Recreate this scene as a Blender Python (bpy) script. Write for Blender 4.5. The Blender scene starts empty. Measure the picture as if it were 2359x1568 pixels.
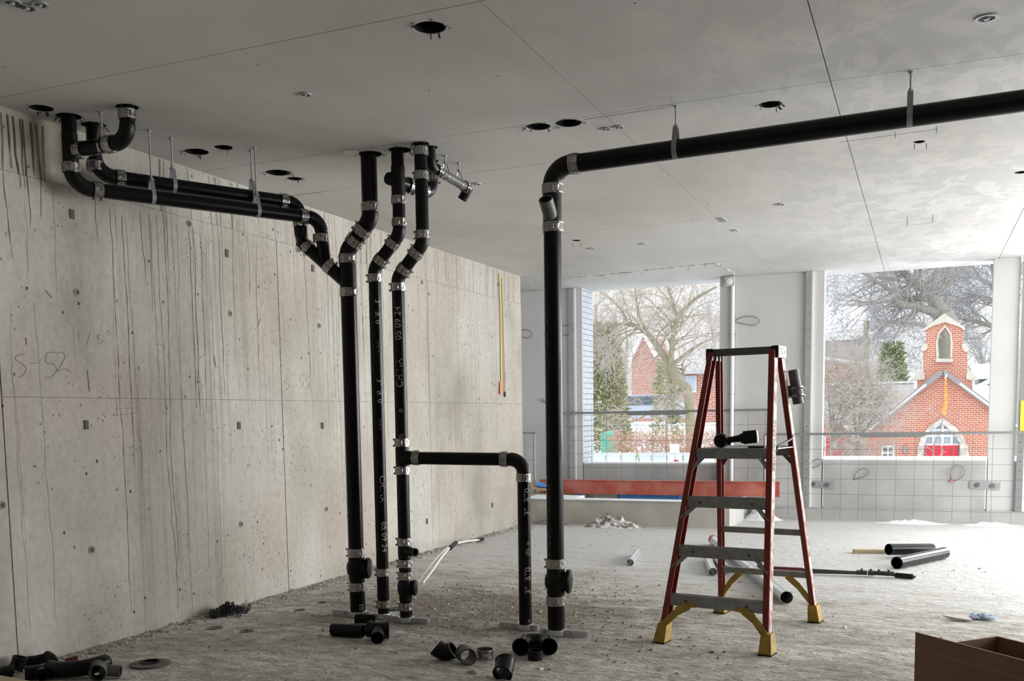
import bpy, bmesh, math, random
from mathutils import Vector as V, Matrix, Quaternion
R = math.radians
SC = bpy.context.scene
COL = SC.collection

# ---------------------------------------------------------------- camera
FPX, PPX, PPY, IW, IH = 2283.755, 1119.371, 1181.649, 2359.0, 1568.0
YAW, PITCH, ROLL, EYE = -0.415935369, -0.097187719, -0.0167377976, 1.45
_cy, _sy, _cp, _sp = math.cos(YAW), math.sin(YAW), math.cos(PITCH), math.sin(PITCH)
FWD = V((_sy * _cp, _cy * _cp, _sp)); _r = V((_cy, -_sy, 0)); _u = _r.cross(FWD)
RIGHT = math.cos(ROLL) * _r + math.sin(ROLL) * _u
UP = -math.sin(ROLL) * _r + math.cos(ROLL) * _u
CAM = V((0, 0, EYE))
cd = bpy.data.cameras.new('camera'); cam = bpy.data.objects.new('camera', cd); COL.objects.link(cam)
cd.sensor_fit = 'HORIZONTAL'; cd.sensor_width = 36.0; cd.lens = FPX / IW * 36.0
cd.shift_x = (IW / 2 - PPX) / IW; cd.shift_y = (PPY - IH / 2) / IW
cd.clip_start = 0.05; cd.clip_end = 600
mw = Matrix.Identity(4)
for i in range(3):
    mw[i][0], mw[i][1], mw[i][2], mw[i][3] = RIGHT[i], UP[i], -FWD[i], CAM[i]
cam.matrix_world = mw
SC.camera = cam

# ---------------------------------------------------------------- world: overcast winter sky
SKY_ZENITH = 2.8
wd = bpy.data.worlds.new('world'); SC.world = wd; wd.use_nodes = True
wn = wd.node_tree; wn.nodes.clear()
def _n(nt, t, **kw):
    n = nt.nodes.new(t)
    for k, v in kw.items(): setattr(n, k, v)
    return n
wo = _n(wn, 'ShaderNodeOutputWorld'); wb = _n(wn, 'ShaderNodeBackground')
tc = _n(wn, 'ShaderNodeTexCoord'); sx = _n(wn, 'ShaderNodeSeparateXYZ')
wn.links.new(tc.outputs['Generated'], sx.inputs[0])
ma = _n(wn, 'ShaderNodeMath', operation='MAXIMUM'); ma.inputs[1].default_value = 0.0
wn.links.new(sx.outputs['Z'], ma.inputs[0])
mm = _n(wn, 'ShaderNodeMath', operation='MULTIPLY_ADD'); mm.inputs[1].default_value = 2 / 3 * SKY_ZENITH; mm.inputs[2].default_value = SKY_ZENITH / 3
wn.links.new(ma.outputs[0], mm.inputs[0]); wn.links.new(mm.outputs[0], wb.inputs['Strength'])
no = _n(wn, 'ShaderNodeTexNoise'); no.inputs['Scale'].default_value = 3.0; no.inputs['Detail'].default_value = 4
wn.links.new(tc.outputs['Generated'], no.inputs['Vector'])
cr = _n(wn, 'ShaderNodeValToRGB')
cr.color_ramp.elements[0].position = 0.40; cr.color_ramp.elements[0].color = (0.84, 0.93, 1.0, 1)
cr.color_ramp.elements[1].position = 0.62; cr.color_ramp.elements[1].color = (1.0, 1.0, 1.0, 1)
wn.links.new(no.outputs[0], cr.inputs[0]); wn.links.new(cr.outputs[0], wb.inputs['Color'])
wn.links.new(wb.outputs[0], wo.inputs[0])

# ---------------------------------------------------------------- fill lamps added for daylight outside the right edge and far bay
def area(name, loc, rot, sx_, sy_, power, col):
    l = bpy.data.lights.new(name, 'AREA'); l.shape = 'RECTANGLE'; l.size = sx_; l.size_y = sy_; l.energy = power; l.color = col
    o = bpy.data.objects.new(name, l); COL.objects.link(o); o.location = loc; o.rotation_euler = rot; return o
area('fill_open_edge', (6.2, 10.8, 1.9), (0, math.radians(90), 0), 3.4, 8.6, 1020, (1.0, 0.985, 0.95))  # added lamp, boosts the interior from beyond the open edge
area('fill_far_right_bay', (2.75, 14.75, 2.0), (math.radians(-90), 0, 0), 1.9, 2.1, 400, (1.0, 0.99, 0.97))  # added lamp, backlights the floor from outside an unseen bay

# ---------------------------------------------------------------- exposure
vs = SC.view_settings
vs.view_transform = 'Standard'; vs.look = 'None'; vs.gamma = 1.0; vs.use_curve_mapping = False
vs.exposure = 0.06

# ---------------------------------------------------------------- pixel helpers (a pixel gives a direction only)
def ray(px, py): return ((px - PPX) / FPX) * RIGHT - ((py - PPY) / FPX) * UP + FWD
def on(px, py, ax, val):
    d = ray(px, py); return CAM + d * ((val - CAM[ax]) / d[ax])
def W(px, py, y): return on(px, py, 1, y)
def FL(px, py, z=0.0): return on(px, py, 2, z)
ZC = 3.28
def CE(px, py): return on(px, py, 2, ZC)
WX = -4.912
def LW(px, py): return on(px, py, 0, WX)
YF = 13.93

# ---------------------------------------------------------------- materials
MAT = {}
def rgba(c): return (c[0], c[1], c[2], 1)
def mat(name, col, rough=0.6, metal=0.0, noise=None, bump=None, coat=0.0, spec=None):
    """noise=(scale, amount, colour2); bump=(scale, strength)"""
    m = bpy.data.materials.new(name); m.use_nodes = True; nt = m.node_tree
    b = nt.nodes['Principled BSDF']
    b.inputs['Base Color'].default_value = rgba(col); b.inputs['Roughness'].default_value = rough
    b.inputs['Metallic'].default_value = metal
    if coat: b.inputs['Coat Weight'].default_value = coat; b.inputs['Coat Roughness'].default_value = 0.2
    if spec is not None: b.inputs['Specular IOR Level'].default_value = spec
    if noise or bump:
        g = _n(nt, 'ShaderNodeNewGeometry')
    if noise:
        t = _n(nt, 'ShaderNodeTexNoise'); t.inputs['Scale'].default_value = noise[0]; t.inputs['Detail'].default_value = 3
        nt.links.new(g.outputs['Position'], t.inputs['Vector'])
        r = _n(nt, 'ShaderNodeValToRGB'); r.color_ramp.elements[0].position = 0.5 - 0.5 * noise[1] * 0.5; r.color_ramp.elements[1].position = 0.5 + 0.25 * noise[1]
        r.color_ramp.elements[0].color = rgba(col); r.color_ramp.elements[1].color = rgba(noise[2])
        nt.links.new(t.outputs[0], r.inputs[0]); nt.links.new(r.outputs[0], b.inputs['Base Color'])
    if bump:
        t2 = _n(nt, 'ShaderNodeTexNoise'); t2.inputs['Scale'].default_value = bump[0]; t2.inputs['Detail'].default_value = 3
        nt.links.new(g.outputs['Position'], t2.inputs['Vector'])
        bp = _n(nt, 'ShaderNodeBump'); bp.inputs['Strength'].default_value = bump[1]; bp.inputs['Distance'].default_value = 0.01
        nt.links.new(t2.outputs[0], bp.inputs['Height']); nt.links.new(bp.outputs[0], b.inputs['Normal'])
    MAT[name] = m
    return m

class NB:
    """small node-graph helper for the concrete materials"""
    def __init__(s, name):
        s.m = bpy.data.materials.new(name); s.m.use_nodes = True; s.nt = s.m.node_tree
        s.b = s.nt.nodes['Principled BSDF']; MAT[name] = s.m
        s.pos = _n(s.nt, 'ShaderNodeNewGeometry').outputs['Position']
    def lk(s, a, b): s.nt.links.new(a, b)
    def mp(s, scale, loc=(0, 0, 0)):
        n = _n(s.nt, 'ShaderNodeMapping'); n.inputs['Scale'].default_value = scale; n.inputs['Location'].default_value = loc
        s.lk(s.pos, n.inputs['Vector']); return n.outputs[0]
    def noise(s, vec, scale=1.0, detail=5, rough=0.55, dist=0.0):
        n = _n(s.nt, 'ShaderNodeTexNoise'); n.inputs['Scale'].default_value = scale; n.inputs['Detail'].default_value = detail
        n.inputs['Roughness'].default_value = rough; n.inputs['Distortion'].default_value = dist
        s.lk(vec, n.inputs['Vector']); return n.outputs[0]
    def voro(s, vec, scale):
        n = _n(s.nt, 'ShaderNodeTexVoronoi'); n.inputs['Scale'].default_value = scale; s.lk(vec, n.inputs['Vector']); return n.outputs['Distance']
    def ramp(s, fac, stops):
        n = _n(s.nt, 'ShaderNodeValToRGB'); e = n.color_ramp.elements
        while len(e) < len(stops): e.new(0.5)
        for k, (p, c) in enumerate(stops):
            e[k].position = p; e[k].color = rgba(c) if not isinstance(c, (int, float)) else (c, c, c, 1)
        s.lk(fac, n.inputs[0]); return n.outputs[0]
    def mix(s, fac, a, b, mode='MIX'):
        n = _n(s.nt, 'ShaderNodeMix', data_type='RGBA', blend_type=mode)
        for sock, val in ((n.inputs[0], fac), (n.inputs[6], a), (n.inputs[7], b)):
            if isinstance(val, (int, float)): sock.default_value = val
            elif isinstance(val, tuple): sock.default_value = rgba(val)
            else: s.lk(val, sock)
        return n.outputs[2]
    def math(s, op, a, b=None, c=None):
        n = _n(s.nt, 'ShaderNodeMath', operation=op)
        for k, v in enumerate((a, b, c)):
            if v is None: continue
            if isinstance(v, (int, float)): n.inputs[k].default_value = v
            else: s.lk(v, n.inputs[k])
        return n.outputs[0]
    def sep(s):
        n = _n(s.nt, 'ShaderNodeSeparateXYZ'); s.lk(s.pos, n.inputs[0]); return n.outputs
    def done(s, col, rough=0.8, height=None, strength=0.3, dist=0.01):
        s.lk(col, s.b.inputs['Base Color'])
        if isinstance(rough, (int, float)): s.b.inputs['Roughness'].default_value = rough
        else: s.lk(rough, s.b.inputs['Roughness'])
        s.b.inputs['Specular IOR Level'].default_value = 0.3
        if height is not None:
            bp = _n(s.nt, 'ShaderNodeBump'); bp.inputs['Strength'].default_value = strength; bp.inputs['Distance'].default_value = dist
            s.lk(height, bp.inputs['Height']); s.lk(bp.outputs[0], s.b.inputs['Normal'])

def make_wall_concrete():
    k = NB('wall_concrete')
    base = k.ramp(k.noise(k.mp((0.9, 0.9, 0.7)), 1.0, 6), [(0.30, (0.32, 0.30, 0.26)), (0.5, (0.465, 0.45, 0.405)), (0.70, (0.57, 0.56, 0.52))])
    pink = k.ramp(k.noise(k.mp((0.8, 0.8, 0.5), (7, 3, 1)), 1.0, 3), [(0.46, 0.0), (0.66, 0.7)])
    base = k.mix(pink, base, (0.46, 0.395, 0.35))
    olive = k.ramp(k.noise(k.mp((1.5, 1.5, 0.55), (3, 8, 2)), 1.0, 5), [(0.52, 0.0), (0.72, 0.6)])
    base = k.mix(olive, base, (0.33, 0.315, 0.24))
    st = k.ramp(k.noise(k.mp((15, 15, 0.30)), 1.0, 4, 0.6), [(0.33, 1.0), (0.46, 0.0)])
    stm = k.ramp(k.noise(k.mp((0.6, 0.6, 0.5), (2, 9, 4)), 1.0, 3), [(0.42, 0.0), (0.64, 0.5)])
    base = k.mix(k.math('MULTIPLY', st, stm), base, (0.25, 0.225, 0.18))
    st2 = k.ramp(k.noise(k.mp((55, 55, 0.7), (1, 1, 1)), 1.0, 2), [(0.36, 0.45), (0.45, 0.0)])
    base = k.mix(k.math('MULTIPLY', st2, stm), base, (0.22, 0.20, 0.16))
    fine = k.ramp(k.noise(k.mp((22, 22, 16)), 1.0, 3, 0.7), [(0.3, 0.84), (0.62, 1.0)])
    base = k.mix(1.0, base, fine, 'MULTIPLY')
    d = k.voro(k.mp((1, 1, 0.8)), 10.0)
    hm = k.ramp(k.noise(k.mp((2, 2, 2), (1, 1, 5)), 1.0, 2), [(0.44, 0.0), (0.56, 1.0)])
    hole = k.math('MULTIPLY', k.ramp(d, [(0.07, 1.0), (0.11, 0.0)]), hm)
    base = k.mix(hole, base, (0.06, 0.055, 0.045))
    d2 = k.voro(k.mp((1, 1, 0.7), (3, 5, 2)), 26.0); hm2 = k.ramp(k.noise(k.mp((1.7, 1.7, 1.7), (9, 2, 6)), 1.0, 2), [(0.50, 0.0), (0.60, 1.0)])
    base = k.mix(k.math('MULTIPLY', k.ramp(d2, [(0.10, 0.9), (0.16, 0.0)]), hm2), base, (0.08, 0.072, 0.06))
    h = k.math('SUBTRACT', k.noise(k.mp((30, 30, 30)), 1.0, 2), hole)
    k.done(base, 0.85, h, 0.3, 0.005)
def make_ceiling_concrete():
    k = NB('ceiling_concrete')
    base = k.ramp(k.noise(k.mp((0.8, 0.5, 1)), 1.0, 6), [(0.3, (0.45, 0.435, 0.405)), (0.5, (0.53, 0.515, 0.485)), (0.7, (0.59, 0.58, 0.555))])
    x, y, z = k.sep()
    blot = k.ramp(k.noise(k.mp((5.0, 2.6, 1)), 1.0, 7, 0.65, 0.6), [(0.47, 0.0), (0.53, 1.0)])
    side = k.ramp(k.math('MULTIPLY_ADD', x, 0.2, 0.75), [(0.25, 0.0), (0.75, 0.5)])
    base = k.mix(k.math('MULTIPLY', blot, side), base, (0.38, 0.375, 0.365))
    scr = k.ramp(k.noise(k.mp((14, 3.0, 1), (3, 3, 0)), 1.0, 4, 0.7, 1.2), [(0.28, 0.7), (0.36, 0.0)])
    base = k.mix(k.math('MULTIPLY', scr, 0.6), base, (0.33, 0.32, 0.30))
    spot = k.ramp(k.voro(k.mp((1, 0.8, 1)), 4.0), [(0.022, 1.0), (0.035, 0.0)])
    base = k.mix(spot, base, (0.15, 0.14, 0.13))
    k.done(base, 0.72, k.noise(k.mp((25, 25, 25)), 1.0, 2), 0.12, 0.004)
def make_floor():
    k = NB('floor_concrete')
    x, y, z = k.sep()
    base = k.ramp(k.noise(k.mp((0.9, 1.5, 1)), 1.0, 6, 0.7), [(0.30, (0.36, 0.325, 0.28)), (0.48, (0.54, 0.51, 0.46)), (0.68, (0.68, 0.66, 0.62))])
    mott = k.ramp(k.noise(k.mp((7, 11, 1), (2, 6, 0)), 1.0, 4, 0.72), [(0.36, 0.62), (0.60, 1.12)])
    base = k.mix(1.0, base, mott, 'MULTIPLY')
    grit = k.ramp(k.noise(k.mp((30, 42, 1)), 1.0, 3, 0.75), [(0.34, 0.9), (0.45, 0.0)])
    base = k.mix(k.math('MULTIPLY', grit, 0.75), base, (0.13, 0.115, 0.095))
    # crumbled dirt around the risers: a patch of its own
    dx = k.math('MULTIPLY', k.math('ADD', x, 3.1), 0.50); dy = k.math('MULTIPLY', k.math('SUBTRACT', y, 6.75), 0.72)
    rr = k.math('ADD', k.math('MULTIPLY', dx, dx), k.math('MULTIPLY', dy, dy))
    dm = k.ramp(k.math('ADD', rr, k.math('MULTIPLY_ADD', k.noise(k.mp((2.4, 4, 1)), 1.0, 5, 0.7), 2.4, -1.1)), [(0.2, 0.92), (0.75, 0.0)])
    dirt = k.ramp(k.noise(k.mp((18, 30, 1), (4, 4, 0)), 1.0, 4, 0.8), [(0.38, (0.075, 0.060, 0.042)), (0.60, (0.34, 0.30, 0.25))])
    base = k.mix(dm, base, dirt)
    # frost and blown snow towards the open bays
    f = k.math('ADD', k.math('MULTIPLY_ADD', y, 0.30, -2.0), k.math('MULTIPLY', x, 0.05))
    n1 = k.noise(k.mp((1.3, 3.4, 1), (5, 2, 0)), 1.0, 6, 0.68)
    fm = k.ramp(k.math('ADD', f, k.math('MULTIPLY_ADD', n1, 2.0, -0.9)), [(0.25, 0.0), (0.75, 0.88)])
    base = k.mix(fm, base, (0.62, 0.62, 0.62))
    h = k.math('ADD', k.noise(k.mp((8, 13, 1)), 1.0, 5, 0.72), k.math('MULTIPLY', n1, 1.2))
    k.done(base, k.ramp(fm, [(0.0, 0.85), (1.0, 0.55)]), h, 0.8, 0.035)
def make_brick(name, c1, c2, mortar, row, width, axis='x'):
    k = NB(name)
    sp = k.sep(); cmb = _n(k.nt, 'ShaderNodeCombineXYZ'); k.lk(sp[0 if axis == 'x' else 1], cmb.inputs[0]); k.lk(sp[2], cmb.inputs[1])
    b = _n(k.nt, 'ShaderNodeTexBrick'); k.lk(cmb.outputs[0], b.inputs['Vector'])
    b.inputs['Scale'].default_value = 1.0; b.inputs['Brick Width'].default_value = width; b.inputs['Row Height'].default_value = row
    b.inputs['Mortar Size'].default_value = row * 0.13; b.inputs['Color1'].default_value = rgba(c1); b.inputs['Color2'].default_value = rgba(c2); b.inputs['Mortar'].default_value = rgba(mortar)
    k.done(b.outputs['Color'], 0.85)

make_wall_concrete(); make_ceiling_concrete(); make_floor()
mat('grey_panel', (0.52, 0.525, 0.515), 0.75, noise=(1.2, 1.0, (0.58, 0.585, 0.575)), bump=(30, 0.1))
mat('sill_concrete', (0.39, 0.39, 0.375), 0.85, noise=(2.5, 0.8, (0.50, 0.50, 0.485)), bump=(20, 0.25))
mat('curb_concrete', (0.42, 0.41, 0.37), 0.85, noise=(3.0, 0.8, (0.54, 0.53, 0.49)), bump=(20, 0.3))
mat('wall_core', (0.30, 0.285, 0.25), 0.9)
mat('snow', (0.84, 0.86, 0.90), 0.7, bump=(9, 0.6))
mat('dirty_snow', (0.22, 0.20, 0.17), 0.85, noise=(14, 0.35, (0.86, 0.87, 0.90)), bump=(20, 0.8))
mat('cast_iron', (0.0035, 0.0035, 0.004), 0.22, noise=(9, 1.0, (0.006, 0.006, 0.0065)), spec=0.2)
mat('cast_iron_worn', (0.004, 0.004, 0.004), 0.36, noise=(40, 0.6, (0.009, 0.009, 0.009)), bump=(60, 0.12), spec=0.22)
mat('iron_dusty', (0.045, 0.043, 0.04), 0.5, noise=(20, 0.8, (0.12, 0.115, 0.11)))
mat('stainless', (0.46, 0.45, 0.43), 0.24, 1.0, noise=(60, 0.8, (0.30, 0.295, 0.28)))
mat('galvanized', (0.74, 0.76, 0.78), 0.33, 0.85, noise=(30, 0.8, (0.60, 0.62, 0.64)))
mat('galv_plain', (0.36, 0.375, 0.385), 0.5, 0.5, noise=(14, 0.8, (0.46, 0.47, 0.48)))
mat('strap_grey', (0.26, 0.265, 0.27), 0.55, 0.4)
mat('aluminium', (0.33, 0.33, 0.325), 0.45, 0.6, noise=(18, 0.6, (0.24, 0.238, 0.23)))
mat('alu_dark', (0.12, 0.12, 0.12), 0.5, 0.5)
mat('ladder_red', (0.21, 0.020, 0.011), 0.5, noise=(25, 0.5, (0.17, 0.022, 0.014)))
mat('ladder_worn', (0.55, 0.50, 0.47), 0.6, noise=(18, 0.4, (0.30, 0.10, 0.08)))
mat('ladder_yellow', (0.44, 0.28, 0.025), 0.6, noise=(22, 0.7, (0.28, 0.18, 0.04)))
mat('black_plastic', (0.006, 0.006, 0.0065), 0.5, spec=0.3)
mat('beam_red', (0.44, 0.085, 0.06), 0.6, noise=(5, 0.5, (0.50, 0.17, 0.13)), bump=(30, 0.2))
mat('blue_tarp', (0.06, 0.25, 0.72), 0.5, noise=(4, 0.8, (0.10, 0.32, 0.80)))
mat('plywood', (0.52, 0.38, 0.22), 0.75, noise=(8, 0.8, (0.42, 0.30, 0.17)))
mat('lumber', (0.50, 0.41, 0.25), 0.75, noise=(20, 0.8, (0.40, 0.32, 0.19)))
mat('cardboard', (0.22, 0.125, 0.07), 0.85, noise=(6, 0.8, (0.25, 0.145, 0.085)))
mat('cardboard_edge', (0.40, 0.27, 0.17), 0.85)
mat('white_brick', (0.50, 0.53, 0.58), 0.7, noise=(6, 0.8, (0.45, 0.48, 0.53)))
mat('white_mortar', (0.22, 0.24, 0.27), 0.85)
mat('strap_yellow', (0.70, 0.50, 0.04), 0.6)
mat('orange', (0.85, 0.22, 0.06), 0.6)
mat('white_plastic', (0.78, 0.79, 0.80), 0.45)
mat('grey_plastic', (0.50, 0.51, 0.52), 0.5)
mat('translucent_tube', (0.74, 0.74, 0.70), 0.35)
mat('stamp', (0.36, 0.36, 0.35), 0.6)
mat('stamp_faint', (0.10, 0.10, 0.10), 0.6)
mat('ink', (0.02, 0.02, 0.02), 0.6)
mat('pencil', (0.13, 0.125, 0.12), 0.8)
mat('stain', (0.10, 0.085, 0.062), 0.9)
mat('stain_soft', (0.26, 0.235, 0.195), 0.9)
mat('rubble', (0.20, 0.18, 0.155), 0.9, noise=(60, 0.8, (0.36, 0.34, 0.31)))
mat('rag_blue', (0.22, 0.32, 0.48), 0.85, noise=(30, 0.6, (0.50, 0.56, 0.64)))
mat('paper', (0.72, 0.71, 0.68), 0.8)
mat('label_yellow', (0.78, 0.66, 0.05), 0.6)
mat('wire', (0.20, 0.205, 0.21), 0.55, 0.4)
mat('steel_dark', (0.05, 0.045, 0.045), 0.45, 0.5)
mat('wine_paint', (0.10, 0.02, 0.02), 0.4)
mat('hole_grey', (0.10, 0.097, 0.09), 0.9)
# outdoors
make_brick('church_brick', (0.48, 0.155, 0.095), (0.56, 0.22, 0.13), (0.66, 0.52, 0.46), 0.107, 0.27)
make_brick('house_brick', (0.42, 0.16, 0.12), (0.50, 0.22, 0.16), (0.60, 0.50, 0.45), 0.12, 0.30)
mat('stone', (0.58, 0.54, 0.45), 0.8, noise=(2, 0.8, (0.66, 0.62, 0.54)))
mat('fieldstone', (0.50, 0.46, 0.40), 0.85, noise=(3.0, 0.35, (0.68, 0.66, 0.61)))
mat('shingle', (0.40, 0.38, 0.38), 0.85, noise=(5, 0.8, (0.50, 0.48, 0.48)))
mat('roof_edge', (0.30, 0.30, 0.31), 0.7)
mat('white_paint', (0.85, 0.86, 0.86), 0.6)
mat('door_red', (0.62, 0.03, 0.05), 0.5)
mat('dark_glass', (0.10, 0.12, 0.14), 0.15)
mat('pale_glass', (0.45, 0.52, 0.60), 0.2)
mat('siding', (0.46, 0.42, 0.42), 0.8, noise=(2, 0.8, (0.55, 0.50, 0.50)))
mat('bark', (0.30, 0.28, 0.24), 0.9, noise=(6, 0.8, (0.40, 0.37, 0.31)))
mat('bark_moss', (0.27, 0.245, 0.15), 0.9, noise=(5, 0.8, (0.34, 0.31, 0.24)))
mat('twig', (0.46, 0.41, 0.36), 0.9)
mat('twig_grey', (0.38, 0.37, 0.37), 0.9)
mat('evergreen', (0.30, 0.31, 0.15), 0.9, noise=(8, 0.8, (0.42, 0.41, 0.24)))
mat('evergreen_dark', (0.30, 0.38, 0.18), 0.9, noise=(2, 0.8, (0.44, 0.50, 0.28)))
mat('banner_orange', (0.90, 0.33, 0.06), 0.7, noise=(4, 0.5, (0.95, 0.52, 0.20)))
mat('pale_blue', (0.66, 0.76, 0.84), 0.7)
mat('green_bin', (0.10, 0.42, 0.30), 0.5)
mat('car_blue', (0.42, 0.47, 0.62), 0.3)
mat('hivis', (0.55, 0.85, 0.25), 0.6)
mat('pink', (0.85, 0.15, 0.30), 0.6)
mat('hedge_brown', (0.48, 0.30, 0.22), 0.9)

# ---------------------------------------------------------------- mesh helpers
WLOC = {}
def frames(pts):
    pts = [V(p) for p in pts]; n = len(pts); T = []
    for i in range(n):
        a = pts[max(i - 1, 0)]; b = pts[min(i + 1, n - 1)]; t = (b - a)
        T.append(t.normalized() if t.length > 1e-9 else V((0, 0, 1)))
    u = T[0].orthogonal().normalized(); out = []
    for i in range(n):
        u = u - T[i] * u.dot(T[i])
        u = u.normalized() if u.length > 1e-6 else T[i].orthogonal().normalized()
        out.append((pts[i], u.copy(), T[i].cross(u)))
    return out
class MB:
    def __init__(s): s.v = []; s.f = []
    def add(s, vs_, fs):
        o = len(s.v); s.v += [tuple(p) for p in vs_]; s.f += [tuple(i + o for i in q) for q in fs]; return s
    def box(s, c, size, M=None):
        x, y, z = size[0] / 2, size[1] / 2, size[2] / 2
        p = [V((a, b, d)) for a in (-x, x) for b in (-y, y) for d in (-z, z)]
        if M is not None: p = [M @ q for q in p]
        p = [q + V(c) for q in p]
        return s.add(p, [(0, 1, 3, 2), (4, 6, 7, 5), (0, 4, 5, 1), (2, 3, 7, 6), (0, 2, 6, 4), (1, 5, 7, 3)])
    def box2(s, a, b):
        a, b = V(a), V(b)
        return s.box((a + b) / 2, [abs(b[i] - a[i]) for i in range(3)])
    def bar(s, p0, p1, w, h, up=(0, 0, 1)):
        p0, p1 = V(p0), V(p1); t = (p1 - p0).normalized(); up = V(up)
        sd = t.cross(up)
        sd = sd.normalized() if sd.length > 1e-5 else t.orthogonal().normalized()
        u = sd.cross(t).normalized(); q = []
        for p in (p0, p1):
            for a, b in ((-1, -1), (1, -1), (1, 1), (-1, 1)): q.append(p + sd * (a * w / 2) + u * (b * h / 2))
        return s.add(q, [(3, 2, 1, 0), (4, 5, 6, 7), (0, 1, 5, 4), (1, 2, 6, 5), (2, 3, 7, 6), (3, 0, 4, 7)])
    def tube(s, pts, r, n=16, cap=True):
        fr = frames(pts); m = len(fr); rr = r if isinstance(r, (list, tuple)) else [r] * m; q = []
        for i, (p, u, w) in enumerate(fr):
            for k in range(n):
                a = 2 * math.pi * k / n; q.append(p + (u * math.cos(a) + w * math.sin(a)) * rr[i])
        fs = [(i * n + k, i * n + (k + 1) % n, (i + 1) * n + (k + 1) % n, (i + 1) * n + k) for i in range(m - 1) for k in range(n)]
        if cap: fs += [tuple(range(n - 1, -1, -1)), tuple((m - 1) * n + k for k in range(n))]
        return s.add(q, fs)
    def hollow(s, pts, r, ri, n=24):
        fr = frames(pts); m = len(fr); q = []
        ro = r if isinstance(r, (list, tuple)) else [r] * m
        rn = ri if isinstance(ri, (list, tuple)) else [ri] * m
        for i, (p, u, w) in enumerate(fr):
            for k in range(n):
                a = 2 * math.pi * k / n; d = u * math.cos(a) + w * math.sin(a); q.append(p + d * ro[i]); q.append(p + d * rn[i])
        fs = []
        for i in range(m - 1):
            for k in range(n):
                k2 = (k + 1) % n; A, B, C_, D = (i * n + k) * 2, (i * n + k2) * 2, ((i + 1) * n + k2) * 2, ((i + 1) * n + k) * 2
                fs += [(A, B, C_, D), (A + 1, D + 1, C_ + 1, B + 1)]
        for k in range(n):
            k2 = (k + 1) % n; fs.append((k * 2, k * 2 + 1, k2 * 2 + 1, k2 * 2))
            o = (m - 1) * n * 2; fs.append((o + k * 2, o + k2 * 2, o + k2 * 2 + 1, o + k * 2 + 1))
        return s.add(q, fs)
    def lathe(s, prof, n=24, M=None, cap=True):
        q = [V((r * math.cos(2 * math.pi * k / n), r * math.sin(2 * math.pi * k / n), z)) for r, z in prof for k in range(n)]
        if M is not None: q = [M @ p for p in q]
        m = len(prof)
        fs = [(i * n + k, i * n + (k + 1) % n, (i + 1) * n + (k + 1) % n, (i + 1) * n + k) for i in range(m - 1) for k in range(n)]
        if cap: fs += [tuple(range(n - 1, -1, -1)), tuple((m - 1) * n + k for k in range(n))]
        return s.add(q, fs)
    def strap(s, pts, wdir, w, t, closed=False):
        """flat band: pts is the inner line, wdir the width direction, t the thickness outwards"""
        pts = [V(p) for p in pts]; wd_ = V(wdir).normalized(); n = len(pts); q = []
        for i, p in enumerate(pts):
            a = pts[(i - 1) % n] if closed else pts[max(i - 1, 0)]; b = pts[(i + 1) % n] if closed else pts[min(i + 1, n - 1)]
            nn = (b - a).normalized().cross(wd_).normalized()
            q += [p - wd_ * w / 2, p + wd_ * w / 2, p + wd_ * w / 2 + nn * t, p - wd_ * w / 2 + nn * t]
        fs = []
        for i in range(n if closed else n - 1):
            j = (i + 1) % n
            for k in range(4): fs.append((i * 4 + k, i * 4 + (k + 1) % 4, j * 4 + (k + 1) % 4, j * 4 + k))
        if not closed: fs += [(3, 2, 1, 0), tuple((n - 1) * 4 + k for k in range(4))]
        return s.add(q, fs)
    def profile(s, p0, p1, xd, prof):
        """extrude a 2D profile (x along xd, y along axis x xd) from p0 to p1"""
        p0, p1 = V(p0), V(p1); t = (p1 - p0).normalized(); xd = V(xd); xd = (xd - t * xd.dot(t)).normalized(); yd = t.cross(xd)
        n = len(prof); q = [p + xd * a + yd * b for p in (p0, p1) for a, b in prof]
        fs = [(k, (k + 1) % n, n + (k + 1) % n, n + k) for k in range(n)] + [tuple(range(n - 1, -1, -1)), tuple(range(n, 2 * n))]
        return s.add(q, fs)
    def plate(s, outline, holes, org, xd, zd, th):
        """flat plate with holes; 2D points on axes xd, zd from org; thickness th along zd x xd"""
        bm = bmesh.new(); es = []; xd, zd, org = V(xd), V(zd), V(org); nd = xd.cross(zd).normalized()
        for loop in [outline] + list(holes):
            vv = [bm.verts.new(org + xd * a + zd * b) for a, b in loop]
            es += [bm.edges.new((vv[i], vv[(i + 1) % len(vv)])) for i in range(len(vv))]
        bmesh.ops.triangle_fill(bm, use_beauty=True, use_dissolve=False, edges=es)
        r = bmesh.ops.extrude_face_region(bm, geom=bm.faces[:])
        bmesh.ops.translate(bm, verts=[g for g in r['geom'] if isinstance(g, bmesh.types.BMVert)], vec=nd * (-th))
        bmesh.ops.recalc_face_normals(bm, faces=bm.faces[:])
        bm.verts.index_update(); s.add([v.co.copy() for v in bm.verts], [[v.index for v in f.verts] for f in bm.faces]); bm.free(); return s
    def rock(s, c, r, rnd, flat=0.6):
        n = 5; q = [V(c) + V((0, 0, r * flat))]
        for k in range(n):
            a = 2 * math.pi * (k + rnd.random() * 0.6) / n; rr = r * rnd.uniform(0.7, 1.1)
            q.append(V(c) + V((rr * math.cos(a), rr * math.sin(a), r * flat * rnd.uniform(-0.1, 0.45))))
        for k in range(n): q.append(V((q[1 + k].x, q[1 + k].y, c[2] - r * 0.05)))
        return s.add(q, [(0, 1 + k, 1 + (k + 1) % n) for k in range(n)] + [(1 + k, 6 + k, 6 + (k + 1) % n, 1 + (k + 1) % n) for k in range(n)])
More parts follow.
